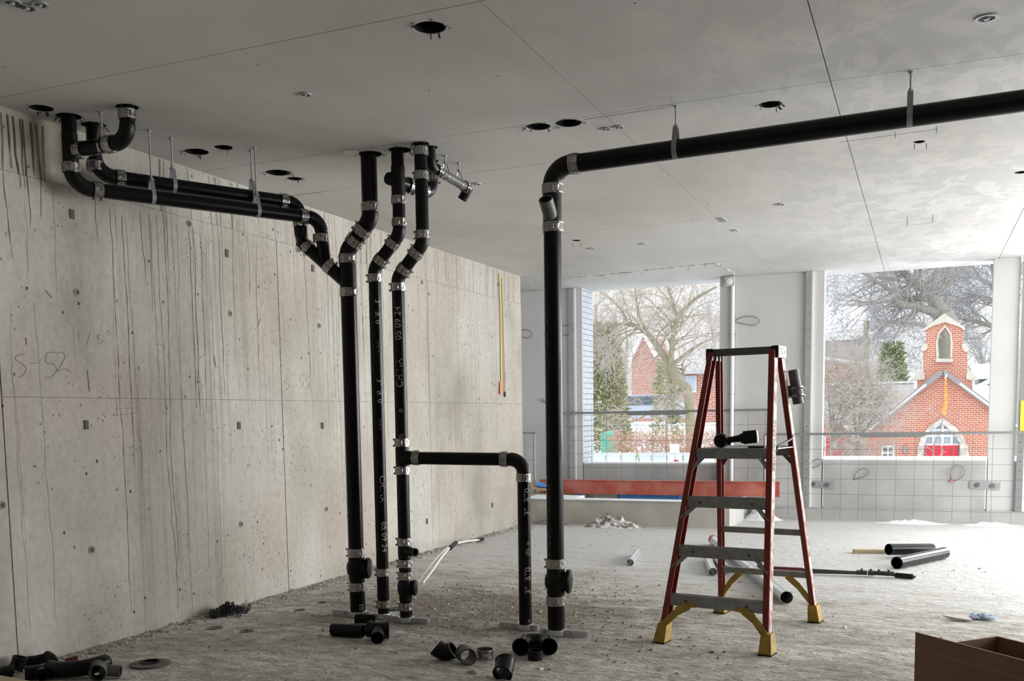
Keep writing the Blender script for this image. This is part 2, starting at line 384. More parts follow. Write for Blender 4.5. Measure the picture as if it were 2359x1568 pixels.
    def mesh(s, name, m, smooth=35, center=None):
        me = bpy.data.meshes.new(name); vv = s.v
        if center is not None: vv = [(a[0] - center[0], a[1] - center[1], a[2] - center[2]) for a in vv]
        me.from_pydata(vv, [], s.f); me.materials.append(MAT[m])
        if smooth: me.shade_smooth(); me.set_sharp_from_angle(angle=R(smooth))
        me.update(); return me
    def build(s, name, m, parent=None, smooth=35, base=False):
        xs, ys, zs = zip(*s.v); c = V(((min(xs) + max(xs)) / 2, (min(ys) + max(ys)) / 2, min(zs) if base else (min(zs) + max(zs)) / 2))
        o = bpy.data.objects.new(name, s.mesh(name, m, smooth, c)); COL.objects.link(o)
        place(o, c, parent); return o
def place(o, c, parent=None):
    c = V(c); WLOC[o] = c
    if parent is not None: o.parent = parent; o.location = c - WLOC[parent]
    else: o.location = c
def tag(o, label, cat=None, group=None, kind=None):
    if label: o['label'] = label
    if cat: o['category'] = cat
    if group: o['group'] = group
    if kind: o['kind'] = kind
    return o
def thing(name, loc, label, cat, group=None):
    o = bpy.data.objects.new(name, None); o.empty_display_size = 0.05; COL.objects.link(o); place(o, loc); return tag(o, label, cat, group)
def struct(o, label=None, cat=None): return tag(o, label, cat, None, 'structure')
def shared(name, me, parent, loc=(0, 0, 0), quat=None):
    """object on shared mesh data; loc is a world position when the parent is a thing, local otherwise"""
    o = bpy.data.objects.new(name, me); COL.objects.link(o)
    if quat is not None: o.rotation_mode = 'QUATERNION'; o.rotation_quaternion = quat
    place(o, loc, parent); return o
def local(name, me, parent, loc=(0, 0, 0)):
    o = bpy.data.objects.new(name, me); COL.objects.link(o); o.parent = parent; o.location = loc; return o
def arc(c, a, b, rad, a0, a1, n=10):
    return [V(c) + (V(a) * math.cos(t) + V(b) * math.sin(t)) * rad for t in [a0 + (a1 - a0) * k / n for k in range(n + 1)]]
def fillet(pts, fil, n=10):
    """polyline -> list of ('s',[p,q]) straight pieces and ('a',[..]) bends"""
    pts = [V(p) for p in pts]; out = []; cur = pts[0]
    for i in range(1, len(pts) - 1):
        a = (pts[i - 1] - pts[i]).normalized(); b = (pts[i + 1] - pts[i]).normalized()
        ang = math.acos(max(-1, min(1, a.dot(b)))); th = math.pi - ang
        f = fil[i - 1] if isinstance(fil, (list, tuple)) else fil; t = f * math.tan(th / 2)
        p0 = pts[i] + a * t; p1 = pts[i] + b * t; c = pts[i] + (a + b).normalized() * (f / math.cos(th / 2))
        va = p0 - c; vb = p1 - c; path = []
        for k in range(n + 1):
            w = k / n; path.append(c + (va * math.sin((1 - w) * th) + vb * math.sin(w * th)) / math.sin(th))
        out.append(('s', [cur, p0])); out.append(('a', path)); cur = p1
    out.append(('s', [cur, pts[-1]])); return out
def smoothpath(pts, n=8):
    """Catmull-Rom through the points"""
    p = [V(q) for q in pts]; p = [p[0] * 2 - p[1]] + p + [p[-1] * 2 - p[-2]]; out = []
    for i in range(1, len(p) - 2):
        for k in range(n):
            t = k / n; a, b, c, d = p[i - 1], p[i], p[i + 1], p[i + 2]
            out.append(0.5 * ((2 * b) + (c - a) * t + (2 * a - 5 * b + 4 * c - d) * t * t + (3 * b - a - 3 * c + d) * t ** 3))
    out.append(p[-2]); return out
def zquat(d): return V((0, 0, 1)).rotation_difference(V(d).normalized())
_fontcache = {}
def text_mesh(txt, size):
    c = bpy.data.curves.new('txt', 'FONT'); c.body = txt; c.size = size; c.resolution_u = 3
    o = bpy.data.objects.new('txt', c); COL.objects.link(o)
    dg = bpy.context.evaluated_depsgraph_get(); me = bpy.data.meshes.new_from_object(o.evaluated_get(dg))
    bpy.data.objects.remove(o); bpy.data.curves.remove(c)
    vs_ = [v.co.copy() for v in me.vertices]; fs = [tuple(p.vertices) for p in me.polygons]; bpy.data.meshes.remove(me)
    return vs_, fs
def lettering(parent, txt, axis_pt, r, facing, size, z0, down, name='lettering', m='stamp'):
    """letters wrapped on a vertical pipe; facing = angle of the baseline middle; down: reads top to bottom"""
    vs_, fs = text_mesh(txt, size); h = size * 0.7; b = MB(); q = []
    for v in vs_:
        off = (v.y - h / 2); sg = 1 if down else -1
        ang = facing + sg * off / r      # reading down: letter tops point to viewer's right
        z = z0 - v.x if down else z0 + v.x
        q.append(V((axis_pt[0] + (r + 0.0012) * math.cos(ang), axis_pt[1] + (r + 0.0012) * math.sin(ang), z)))
    b.add(q, fs); return b.build(name, m, parent, smooth=0)
def flat_text(parent, txt, org, xd, yd, size, m='ink', name='lettering'):
    vs_, fs = text_mesh(txt, size); b = MB(); b.add([V(org) + V(xd) * v.x + V(yd) * v.y for v in vs_], fs)
    return b.build(name, m, parent, smooth=0)
def cut(me_obj, cutters):
    """real openings: boolean differences baked into the mesh, one after another"""
    for p0, p1, r, n in cutters:
        tmp = bpy.data.objects.new('tmp', MB().tube([p0, p1], r, n).mesh('tmp', 'hole_grey', 0)); COL.objects.link(tmp)
        md = me_obj.modifiers.new('b', 'BOOLEAN'); md.operation = 'DIFFERENCE'; md.object = tmp; md.solver = 'EXACT'
        bpy.context.view_layer.update()
        dg = bpy.context.evaluated_depsgraph_get(); me = bpy.data.meshes.new_from_object(me_obj.evaluated_get(dg))
        me_obj.modifiers.clear(); old = me_obj.data
        if len(me.polygons): me_obj.data = me; bpy.data.meshes.remove(old)
        bpy.data.objects.remove(tmp)
RND = random.Random(7)

# ================================================================ THE SETTING
# floor slab with real core holes
XR, YB, XL2 = 3.4, -2.5, -6.9
fb = MB().box2((XL2, YB, -0.25), (XR, 14.2, 0.0))
floor = fb.build('floor', 'floor_concrete', smooth=0)
struct(floor)
FLOOR_HOLES = [FL(490, 1446), FL(563, 1453), FL(685, 1405), FL(737, 1387)]
cut(floor, [(p + V((0, 0, -0.2)), p + V((0, 0, 0.1)), r, 20) for p, r in zip(FLOOR_HOLES, (0.075, 0.07, 0.06, 0.055))])

# ceiling: formwork panels with open joints under the slab
ceil = MB().box2((XL2 - 0.3, YB, ZC + 0.22), (XR, 14.45, ZC + 0.42)).build('ceiling', 'wall_core', smooth=0); struct(ceil)
CH = {}   # ceiling openings: name -> (point, radius)
def hole(n, px, py, r): CH[n] = (CE(px, py), r); return CH[n]
for n, px, py, r in (('E', 95, 250, 0.07), ('ho1', 452, 350, 0.085), ('ho2', 515, 340, 0.065), ('ho3', 640, 398, 0.095), ('ho4', 678, 412, 0.06),
                     ('p1', 1240, 292, 0.078), ('p2', 1309, 284, 0.085), ('p3', 1774, 241, 0.068), ('s2', 990, 64, 0.078), ('x1', 2352, 397, 0.05), ('x2', 1327, 554, 0.05), ('x3', 2117, 327, 0.04)):
    hole(n, px, py, r)
CH['A'] = (V((-4.735, 4.63, ZC)), 0.075); CH['B'] = (V((-4.74, 4.83, ZC)), 0.075); CH['C'] = (V((-4.30, 4.65, ZC)), 0.066)
_x1 = W(851, 400, 6.2).x; _x2 = W(917, 430, 6.2).x; _x3 = W(971, 440, 6.13).x
CH['R1'] = (V((_x1 + 0.012, 6.2, ZC)), 0.085); CH['R2'] = (V((_x2 + 0.02, 6.2, ZC)), 0.082); CH['R3'] = (V((_x3, 6.13, ZC)), 0.062)
CH['K'] = (V((_x2 + 0.075, 6.56, ZC)), 0.058)
_p0, _p1 = FL(1003, 390, 3.15), FL(1072, 430, 3.135); CH['Q'] = (_p0 - (_p1 - _p0).normalized() * 0.07, 0.05); CH['Q'][0].z = ZC
XJ = [XL2 - 0.3, -5.77, -4.455, -3.157, -1.845, -0.523, 0.797, 2.11, XR]
YJ = [YB, -1.0, 0.8, 2.4, 4.205, 6.045, 7.01, 9.70, 12.45, 14.45]
for i in range(len(XJ) - 1):
    for j in range(len(YJ) - 1):
        g = 0.0024 if (i + j) % 3 else 0.0030
        x0, x1, y0, y1 = XJ[i] + g, XJ[i + 1] - g, YJ[j] + g, YJ[j + 1] - g
        dz = RND.uniform(0, 0.0003)
        o = MB().box2((x0, y0, ZC + dz), (x1, y1, ZC + 0.22)).build('panel', 'ceiling_concrete', ceil, smooth=0)
        cs = [(p + V((0, 0, -0.1)), p + V((0, 0, 0.19)), r, 24) for p, r in CH.values() if x0 - r < p.x < x1 + r and y0 - r < p.y < y1 + r]
        cut(o, cs)

# left wall: cast panels with recessed joints, ends at y = 12.38
wl = MB().box2((WX - 0.30, YB, 0), (WX - 0.012, 12.38, ZC)).build('wall_left', 'wall_core', smooth=0); struct(wl)
YV = [YB, -1.3, 1.43, 4.18, 6.945, 9.665, 12.38]; ZV = [0, 1.611, 2.917, ZC]
for i in range(len(YV) - 1):
    for j in range(3):
        ge = 0.0045 if j < 2 else 0.002
        y0 = YV[i] + (ge if i else 0); y1 = YV[i + 1] - (ge if i < len(YV) - 2 else 0); z0 = ZV[j] + (0.0018 if j else 0); z1 = ZV[j + 1] - (0.0018 if j < 2 else 0)
        d = RND.uniform(0, 0.002) + (0.004 if j == 2 else 0)
        MB().box2((WX - 0.02, y0, z0), (WX - d, y1, z1)).build('panel', 'wall_concrete', wl, smooth=0)
# form-tie holes: a rim and a disc coloured dark for the shade inside
def tie(px, py, r=0.026, sq=False):
    p = LW(px, py)
    if sq:
        MB().box(p + V((0.003, 0, 0)), (0.008, 0.034, 0.058)).build('recess_patch', 'hole_grey', wl, smooth=0)  # dark colour stands in for shade in a square recess
    else:
        b = MB().hollow([p + V((-0.004, 0, 0)), p + V((0.004, 0, 0))], r, r * 0.62, 18); t = b.build('tie_cone', 'wall_core', wl)
        MB().tube([p + V((-0.004, 0, 0)), p + V((0.0015, 0, 0))], r * 0.6, 14).build('tie_hole_shade', 'hole_grey', t)
for px, py in ((177, 673), (530, 722), (735, 750), (211, 1266), (555, 1207), (752, 1172), (435, 515), (685, 575), (5, 1163), (626, 455), (972, 650), (1148, 655), (868, 640)): tie(px, py)
for px, py in ((165, 493), (522, 583), (720, 618), (198, 978), (550, 980), (742, 980), (983, 1200), (1134, 1163)): tie(px, py, sq=True)
# rust and water runs down the wall, each with its own course
rs = random.Random(21); db = MB(); ds = MB()
def drip(b, y, z0, z1, w):
    z = z0; pts = []; yy = y
    while z > z1:
        pts.append((yy, z)); z -= rs.uniform(0.05, 0.16); yy += rs.gauss(0, 0.006)
    pts.append((yy, z1)); q = []; n = len(pts)
    for k, (a, c) in enumerate(pts):
        ww = w * (0.6 + 0.4 * math.sin(3 * k)) * (0.5 if k > n - 3 else 1); q += [(WX + 0.0005, a - ww, c), (WX + 0.0005, a + ww, c)]
    b.add(q, [(2 * k, 2 * k + 1, 2 * k + 3, 2 * k + 2) for k in range(n - 1)])
for px, e in ((256, 1420), (284, 1075), (292, 1110), (352, 935), (362, 1430), (382, 1300), (396, 1440), (409, 1270), (435, 940), (446, 960), (462, 955), (480, 1370), (505, 925), (325, 655), (225, 560), (130, 680), (268, 560), (310, 535), (346, 720), (388, 680), (476, 690), (570, 690), (590, 850), (700, 900)):
    p0, p1 = LW(px, 560), LW(px + 8, e); drip(db if rs.random() < 0.75 else ds, p0.y, 2.91 - rs.random() * 0.1, p1.z, rs.uniform(0.0026, 0.0046))
for k in range(60):
    y = rs.uniform(5.0, 12.2); z0 = 3.27; drip(ds, y, z0, z0 - rs.uniform(0.1, 0.5) - (rs.random() ** 3) * 1.6, rs.uniform(0.0015, 0.005))
for px, e in ((5, 590), (20, 385), (32, 430), (48, 430), (54, 520), (72, 400), (85, 500), (100, 420)):
    drip(db, LW(px, 300).y, 3.24, LW(px, e).z, rs.uniform(0.004, 0.009))
for k in range(70): 
    y = rs.uniform(4.0, 12.2); z0 = rs.uniform(1.7, 2.9); drip(ds, y, z0, max(0.1, z0 - rs.uniform(0.2, 2.0)), rs.uniform(0.0012, 0.003))
o = db.build('water_run_stains', 'stain', wl, smooth=0); tag(o, 'dark brown water runs down the wall', kind='stuff')
o = ds.build('faint_run_stains', 'stain_soft', wl, smooth=0); tag(o, 'faint grey water runs down the wall', kind='stuff')
# pencil marks
def strokes(name, polys, f, w, m, parent, nrm):
    b = MB()
    for pl in polys:
        pts = [f(*p) + V(nrm) * 0.0012 for p in pl]
        for a, c in zip(pts, pts[1:]): b.bar(a, c, w, 0.0004, nrm)
    return b.build(name, m, parent, smooth=0)
c6 = lambda x, y: LW(x / 2.614, 400 + y / 2.614)
def sm2(pl): return [(p.x, p.y) for p in smoothpath([V((a, b, 0)) for a, b in pl], 5)]
strokes('pencil_marks', [sm2([(150, 1085), (110, 1090), (92, 1115), (140, 1150), (157, 1175), (140, 1210), (108, 1228)]), [(178, 1141), (228, 1139)],
        sm2([(345, 1075), (285, 1080), (276, 1135), (320, 1145), (340, 1180), (312, 1220), (270, 1228)]), sm2([(343, 1088), (370, 1072), (390, 1095), (380, 1130), (345, 1188), (365, 1180), (395, 1175), (428, 1195)])], c6, 0.0035, 'pencil', wl, (1, 0, 0))
strokes('pencil_marks', [[(474, 950), (474, 1006)], [(500, 950), (546, 950), (520, 1030)], sm2([(600, 965), (580, 985), (620, 1010), (590, 1020), (600, 965)]), sm2([(650, 940), (640, 965), (665, 965), (650, 940)]),
        sm2([(1740, 1235), (1715, 1250), (1742, 1275), (1715, 1310)]), [(1762, 1276), (1786, 1275)], sm2([(1832, 1213), (1806, 1216), (1806, 1245), (1826, 1262), (1806, 1290)]), sm2([(1838, 1216), (1862, 1220), (1840, 1245), (1864, 1265), (1838, 1300)]),
        [(690, 1415), (850, 1408)], [(670, 1457), (830, 1440)], [(700, 1340), (705, 1460)], [(930, 1028), (980, 1028)], sm2([(720, 1215), (712, 1225), (730, 1230), (722, 1205)])], c6, 0.0022, 'pencil', wl, (1, 0, 0))
strokes('scratch_marks', [[(275, 703), (310, 748)], [(1568, 868), (1550, 920)], [(525, 1180), (538, 1310)], [(1290, 1100), (1300, 1165)], [(155, 985), (158, 1030)]], c6, 0.006, 'stain', wl, (1, 0, 0))
strokes('pencil_marks', [[(1935, 327), (2162, 297)], [(2063, 303), (2063, 318)], [(2158, 290), (2158, 306)], [(2091, 498), (2090, 520)], [(2150, 494), (2149, 512)], [(2085, 507), (2160, 500)], [(2090, 520), (2150, 512)],
        [(1347, 275), (1530, 248)], [(743, 442), (652, 453)]], CE, 0.004, 'pencil', ceil, (0, 0, -1))

# far wall: precast panels, sills, base curb, with open window bays and daylight slits
wf = thing('wall_far', (-1.9, YF, 0), None, None); struct(wf)
W1L, W1R, W2L, W2R = -4.578, -2.577, -1.228, 0.742
def fpan(x0, x1, z0, z1, y0=YF, y1=YF + 0.2, m='grey_panel', n='panel'): return MB().box2((x0, y0, z0), (x1, y1, z1)).build(n, m, wf, smooth=0)
fpan(XL2, W1L - 0.23, 0, ZC - 0.001); fpan(W1L - 0.226, W1L, 0, ZC - 0.001, YF, YF + 0.03); fpan(W1R, -2.39, 0, ZC - 0.001, YF - 0.10, YF + 0.2); fpan(-2.386, W2L - 0.008, 0, ZC - 0.001)
fpan(W1L + 0.012, W1R - 0.012, 0, 0.735, m='sill_concrete'); fpan(W2L + 0.014, W2R - 0.014, 0.15, 0.792, m='sill_concrete')
fpan(W2R + 0.006, 1.042, 0, ZC - 0.001); fpan(1.50, 1.75, 0, ZC - 0.001); fpan(1.046, 1.496, 0, 0.79); fpan(1.75, XR, 0, 0.79)
# base curb in front of the right bay
fpan(-2.15, XR, 0.0, 0.162, YF - 0.035, YF + 0.19, 'sill_concrete', 'base_curb')
# snowy ledges
for x0, x1, z, d in ((W1L + 0.012, W1R - 0.012, 0.735, 0.46), (W2L + 0.014, W2R - 0.014, 0.792, 0.17)):
    MB().box2((x0, YF + 0.012, z), (x1, YF + 0.012 + d, z + 0.022)).build('sill_snow', 'snow', wf, smooth=0)
    MB().box2((x0, YF + 0.2, z - 0.2), (x1, YF + 0.03 + d, z)).build('sill_ledge', 'sill_concrete', wf, smooth=0) if d > 0.3 else None
# white brick return outside the left bay
wing = thing('wall_wing', (W1L - 0.2, YF + 0.2, 0), None, None); struct(wing)
MB().box2((W1L - 0.22, YF + 0.031, 0.5), (W1L - 0.008, YF + 0.50, ZC + 0.4)).build('mortar', 'white_mortar', wing, smooth=0)
ch = 0.0785; z = 0.74; k = 0; bm1 = {}
def brick(y0, y1, z):
    L = round(y1 - y0, 3)
    if L not in bm1: bm1[L] = MB().box((0, 0, 0), (0.225, L - 0.008, ch - 0.009)).mesh('brick', 'white_brick', 0)
    shared('brick', bm1[L], wing, (W1L - 0.1125, (y0 + y1) / 2, z + ch / 2))
while z < ZC - 0.02:
    s = YF + 0.032
    for L in ((0.25, 0.25) if k % 2 else (0.125, 0.25, 0.125)): brick(s, s + L, z); s += L
    z += ch; k += 1

# concrete curb round the raised bay and its slab
cb = MB().box2((XL2, 12.53, 0), (-2.20, 12.73, 0.325)).build('trim_1', 'curb_concrete', smooth=0); struct(cb)
MB().box2((XL2, 12.50, 0.325), (-2.42, 12.72, 0.337)).build('curb_snow', 'snow', cb, smooth=0)
cb2 = MB().box2((-2.42, 12.73, 0), (-2.20, YF, 0.325)).build('trim_2', 'sill_concrete', smooth=0); struct(cb2)
rf = MB().box2((XL2, 12.73, 0.0), (-2.42, YF, 0.20)).build('floor_raised', 'curb_concrete', smooth=0); struct(rf)
# the rest of the shell, out of frame: solid behind the camera, open floor edge on the right
struct(MB().box2((XL2 - 0.3, YB - 0.25, 0), (XR, YB, ZC)).build('wall_back', 'wall_core', smooth=0))
struct(MB().box2((XL2 - 0.3, 12.38, 0), (XL2, YF + 0.2, ZC)).build('wall_recess', 'grey_panel', smooth=0))
struct(MB().box2((XR, YB, 0), (XR + 0.25, 4.7, ZC)).build('wall_right', 'wall_core', smooth=0))
for yy in (6.6, 10.2):
    cc = MB().box2((XR - 0.25, yy, 0), (XR + 0.05, yy + 0.45, ZC)).build('column_%s' % ('near' if yy < 8 else 'far'), 'sill_concrete', smooth=0); struct(cc)

# ---------------------------------------------------------------- ground outside
GZ = -3.2
g = MB().add([(-260, 14.6, GZ), (260, 14.6, GZ), (260, 300, GZ + 2), (-260, 300, GZ + 2)], [(0, 1, 2, 3)]).add([(4.2, -120, GZ), (260, -120, GZ), (260, 14.6, GZ), (4.2, 14.6, GZ)], [(0, 1, 2, 3)]).build('ground', 'snow', smooth=0)
struct(g)

# ================================================================ DRAIN PIPING
r4, r3 = 0.0565, 0.0440
CPL = {}
def cpl_mesh(r):
    """stainless no-hub coupling along local z: ribbed shield, two worm-drive bands, two screw housings"""
    key = round(r, 4)
    if key in CPL: return CPL[key]
    ro = r + 0.0055; hl = 0.031 if r > 0.05 else 0.027; n = 96; b = MB(); q = []
    zs = [-hl, -hl * 0.62, -hl * 0.5, hl * 0.5, hl * 0.62, hl]
    for zi, z in enumerate(zs):
        for k in range(n):
            a = 2 * math.pi * k / n; rib = 0.0026 if (k // 4) % 2 == 0 else -0.0006
            rr = ro + (rib if 2 <= zi <= 3 else 0.0002); q.append((rr * math.cos(a), rr * math.sin(a), z))
    m = len(zs); fs = [(i * n + k, i * n + (k + 1) % n, (i + 1) * n + (k + 1) % n, (i + 1) * n + k) for i in range(m - 1) for k in range(n)]
    fs += [tuple(range(n - 1, -1, -1)), tuple((m - 1) * n + k for k in range(n))]
    b.add(q, fs); shield = b.mesh('coupling', 'stainless', 30)
    bn = MB().hollow([(0, 0, -0.006), (0, 0, 0.006)], ro + 0.0022, ro - 0.001, 40).mesh('clamp_band', 'stainless', 30)
    sc = MB(); sc.box((ro + 0.006, 0, 0), (0.011, 0.026, 0.013)); sc.tube([(ro + 0.007, -0.024, 0), (ro + 0.007, 0.02, 0)], 0.0055, 10); sc.box((ro + 0.007, -0.026, 0), (0.009, 0.006, 0.009))
    scm = sc.mesh('clamp_screw', 'stainless', 30)
    CPL[key] = (shield, bn, scm, hl); return CPL[key]
def coupling(root, p, d, r, spin=None):
    sh, bn, sc, hl = cpl_mesh(r); q = zquat(d)
    if spin is None: spin = RND.uniform(0, 6.28)
    q = q @ Quaternion((0, 0, 1), spin)
    o = shared('coupling', sh, root, p, q); o['label'] = 'ribbed stainless coupling band'
    for s in (-1, 1):
        local('clamp_band', bn, o, (0, 0, s * hl * 0.80)); local('clamp_screw', sc, o, (0, 0, s * hl * 0.80))
    return o
def run(root, pts, r, fil, ends=(False, False)):
    for kind, pl in fillet(pts, fil):
        if kind == 's':
            if (pl[1] - pl[0]).length > 0.004: MB().tube(pl, r, 36).build('pipe', 'cast_iron', root)
        else:
            MB().tube(pl, r * 1.05, 36).build('elbow', 'cast_iron_worn', root)
def bulge(root, c, r, plug_dir, plug_r=0.075):
    """cleanout tee: round belly with a screwed plug on its side"""
    c = V(c); prof = [(r * 1.05, -0.085), (r * 1.06, -0.05), (r * 1.22, -0.04), (r * 1.30, -0.015), (r * 1.30, 0.015), (r * 1.22, 0.04), (r * 1.06, 0.05), (r * 1.05, 0.085)]
    t = MB().lathe(prof, 36, Matrix.Translation(c)).build('cleanout_tee', 'cast_iron_worn', root)
    d = V(plug_dir).normalized(); M = Matrix.Translation(c) @ zquat(d).to_matrix().to_4x4()
    MB().lathe([(plug_r * 0.72, r * 0.6), (plug_r * 0.8, r * 1.2), (plug_r, r * 1.32), (plug_r, r * 1.62), (plug_r * 0.9, r * 1.78), (plug_r * 0.5, r * 1.9), (0.001, r * 1.93)], 36, M, cap=False).build('cleanout_plug', 'cast_iron', t)
def xavg(y, *pp): return sum(W(a, b, y).x for a, b in pp) / len(pp)

# ---- stack 1: big left riser with both horizontal branches
Y1 = 6.2
xu = xavg(Y1, (850, 380), (851, 450)); xl = xavg(Y1, (797, 620), (806, 850), (826, 1250)); zz = lambda py, px=800, y=Y1: W(px, py, y).z
S1 = thing('drain_stack', (xl, Y1, 0), 'thick black drain riser at left fed by two sloping ceiling branches', 'drain pipe')
zc1, zc2 = zz(505, 851), zz(578, 797)
run(S1, [(xu, Y1, ZC + 0.16), (xu, Y1, zc1), (xl, Y1, zc2), (xl, Y1, 0.012)], r4, 0.11)
dg1 = (V((xl, Y1, zc2)) - V((xu, Y1, zc1))).normalized()
coupling(S1, (xu, Y1, zz(478, 851)), (0, 0, 1), r4, 5.6)
coupling(S1, V((xu, Y1, zc1)) + dg1 * 0.098, dg1, r4, 5.6); coupling(S1, V((xl, Y1, zc2)) - dg1 * 0.090, dg1, r4, 2.0)
coupling(S1, (xl, Y1, zz(597, 797)), (0, 0, 1), r4, 5.8); coupling(S1, (xl, Y1, zz(674, 799)), (0, 0, 1), r4, 5.8)
MB().tube([(xl, Y1, zz(606, 797)), (xl, Y1, zz(666, 797))], r4 * 1.06, 36).build('wye_body', 'cast_iron_worn', S1)
coupling(S1, (xl, Y1, zz(1272, 824)), (0, 0, 1), r4, 3.4); coupling(S1, (xl, Y1, zz(1350, 824)), (0, 0, 1), r4, 3.4)
bulge(S1, (xl, Y1, zz(1308, 826)), r4, (1, 0.25, 0.0), 0.078)
# branch A (nearer) and B (behind)
A = [V((-4.735, 4.63, ZC + 0.16)), V((-4.742, 4.63, 2.870)), V((-3.945, 6.11, 2.862)), V((-3.945, 6.11, 2.55))]
wj = V((xl, Y1, zz(655, 797)))                      # where the wye branch meets the riser
dd = V((-1, -0.25, 0.95)).normalized()              # the branch climbs to the left
ax_d = wj + dd * ((-3.945 - xl) / dd.x)             # below the drop of branch A
A[3] = ax_d
run(S1, A, r3, [0.115, 0.10])
wend = wj + dd * 0.47
MB().tube([wj, wj + dd * 0.19], r3 * 1.06, 32).build('wye_branch', 'cast_iron_worn', S1)
MB().tube([wj + dd * 0.19, wend], r3 * 1.05, 32).build('wye_branch', 'cast_iron_worn', S1)
coupling(S1, wj + dd * 0.185, dd, r3, 0.6); coupling(S1, wj + dd * 0.40, dd, r3, 4.0)
Btop = V((wend.x - 0.03, wend.y, 2.97))
B = [V((-4.74, 4.83, ZC + 0.16)), V((-4.748, 4.83, 2.985)), V((-4.07, 6.05, 2.967)), V((-4.07, 6.05, wend.z + 0.05)), wend - dd * 0.02]
run(S1, B, r3, [0.115, 0.09, 0.06])
coupling(S1, (-4.07, 6.05, wend.z + 0.11), (0, 0, 1), r3, 2.5)
coupling(S1, (-3.945, 6.11, zz(548, 747, 6.11)), (0, 0, 1), r3, 5.6)
da = (A[2] - A[1]).normalized(); dbv = (B[2] - B[1]).normalized()
coupling(S1, A[1] + da * 0.15, da, r3, 1.3); coupling(S1, A[2] - da * 0.135, da, r3, 1.3)
coupling(S1, B[1] + dbv * 0.15, dbv, r3, 1.3); coupling(S1, B[2] - dbv * 0.125, dbv, r3, 1.3)
coupling(S1, (-4.74, 4.63, zz(388, 160, 4.63)), (0, 0, 1), r3, 5.4); coupling(S1, (-4.746, 4.83, zz(383, 218, 4.83)), (0, 0, 1), r3, 5.4)
# branch C from the third ceiling hole into branch A
zC = zz(332, 250, 4.65)
run(S1, [(-4.30, 4.65, ZC + 0.16), (-4.305, 4.65, zC), (-4.735, 4.635, zC - 0.01)], r3, 0.095)
coupling(S1, (-4.302, 4.65, zz(265, 293, 4.65)), (0, 0, 1), r3, 5.9)
coupling(S1, (-4.435, 4.645, zC - 0.003), (1, 0, 0), r3, 1.6); coupling(S1, (-4.665, 4.64, zC - 0.01), (1, 0, 0), r3, 1.6)
MB().tube([(-4.738, 4.63, zC + 0.09), (-4.738, 4.63, zC - 0.10)], r3 * 1.06, 32).build('tee_body', 'cast_iron_worn', S1)

# ---- stack 2
Y2 = 6.2
xu2 = xavg(Y2, (917, 380), (918, 480)); xl2 = xavg(Y2, (863, 650), (870, 900), (884, 1380))
S2 = thing('drain_stack', (xl2, Y2, 0), 'middle black riser of three, thin, lettered 3 inch B70 and CHINA', 'drain pipe')
zd1, zd2 = zz(539, 919), zz(618, 863)
run(S2, [(xu2, Y2, ZC + 0.16), (xu2, Y2, zd1), (xl2, Y2, zd2), (xl2, Y2, 0.012)], r3, 0.10)
dg2 = (V((xl2, Y2, zd2)) - V((xu2, Y2, zd1))).normalized()
for py, px in ((462, 918), (513, 919)): coupling(S2, (xu2, Y2, zz(py, px)), (0, 0, 1), r3, 5.0)
coupling(S2, V((xu2, Y2, zd1)) + dg2 * 0.080, dg2, r3, 0.4); coupling(S2, V((xl2, Y2, zd2)) - dg2 * 0.075, dg2, r3, 3.0)
for py, px in ((641, 862), (1317, 884), (1390, 886)): coupling(S2, (xl2, Y2, zz(py, px)), (0, 0, 1), r3, 3.3)
# double branch high on stack 2: capped stub towards the camera side, pipe and elbow away
zt = zz(418, 917); jc = V((xu2, Y2, zt)); e2 = V((xu2 + 0.075, Y2 + 0.36, zt - 0.02)); dt = (e2 - jc).normalized()
MB().tube([(xu2, Y2, zt + 0.10), (xu2, Y2, zt - 0.13)], r3 * 1.10, 32).build('tee_body', 'cast_iron_worn', S2)
lc = W(900, 412, Y2 - 0.01); sdv = (lc - jc).normalized()
MB().tube([jc, jc + sdv * 0.06], r3 * 1.02, 32).build('stub', 'cast_iron', S2)
MB().lathe([(r3 * 1.02, 0), (r3 * 1.0, 0.02), (r3 * 0.8, 0.036), (r3 * 0.4, 0.045), (0.001, 0.047)], 28, Matrix.Translation(jc + sdv * 0.055) @ zquat(sdv).to_matrix().to_4x4(), cap=False).build('stub_cap', 'cast_iron', S2)
run(S2, [jc, e2, e2 + V((0, 0, 0.26))], r3, 0.075)
coupling(S2, jc + dt * 0.12, dt, r3 * 1.05, 1.0); coupling(S2, e2 - dt * 0.10, dt, r3, 1.0); coupling(S2, e2 + V((0, 0, 0.10)), (0, 0, 1), r3, 1.0)

# ---- stack 3 with the low bridge to riser 4
Y3 = 6.13
xu3 = xavg(Y3, (970, 360), (972, 500)); xl3 = xavg(Y3, (911, 680), (923, 1019), (934, 1250), (942, 1395))
S3 = thing('drain_stack', (xl3, Y3, 0), 'right black riser of three, bridged by a level pipe to a short riser', 'drain pipe')
ze1, ze2 = zz(561, 973, Y3), zz(640, 911, Y3)
run(S3, [(xu3, Y3, ZC + 0.16), (xu3, Y3, ze1), (xl3, Y3, ze2), (xl3, Y3, 0.012)], r3, 0.10)
dg3 = (V((xl3, Y3, ze2)) - V((xu3, Y3, ze1))).normalized()
for py, px in ((349, 969), (405, 971), (541, 973)): coupling(S3, (xu3, Y3, zz(py, px, Y3)), (0, 0, 1), r3, 3.2)
coupling(S3, V((xu3, Y3, ze1)) + dg3 * 0.080, dg3, r3, 0.4); coupling(S3, V((xl3, Y3, ze2)) - dg3 * 0.072, dg3, r3, 3.0)
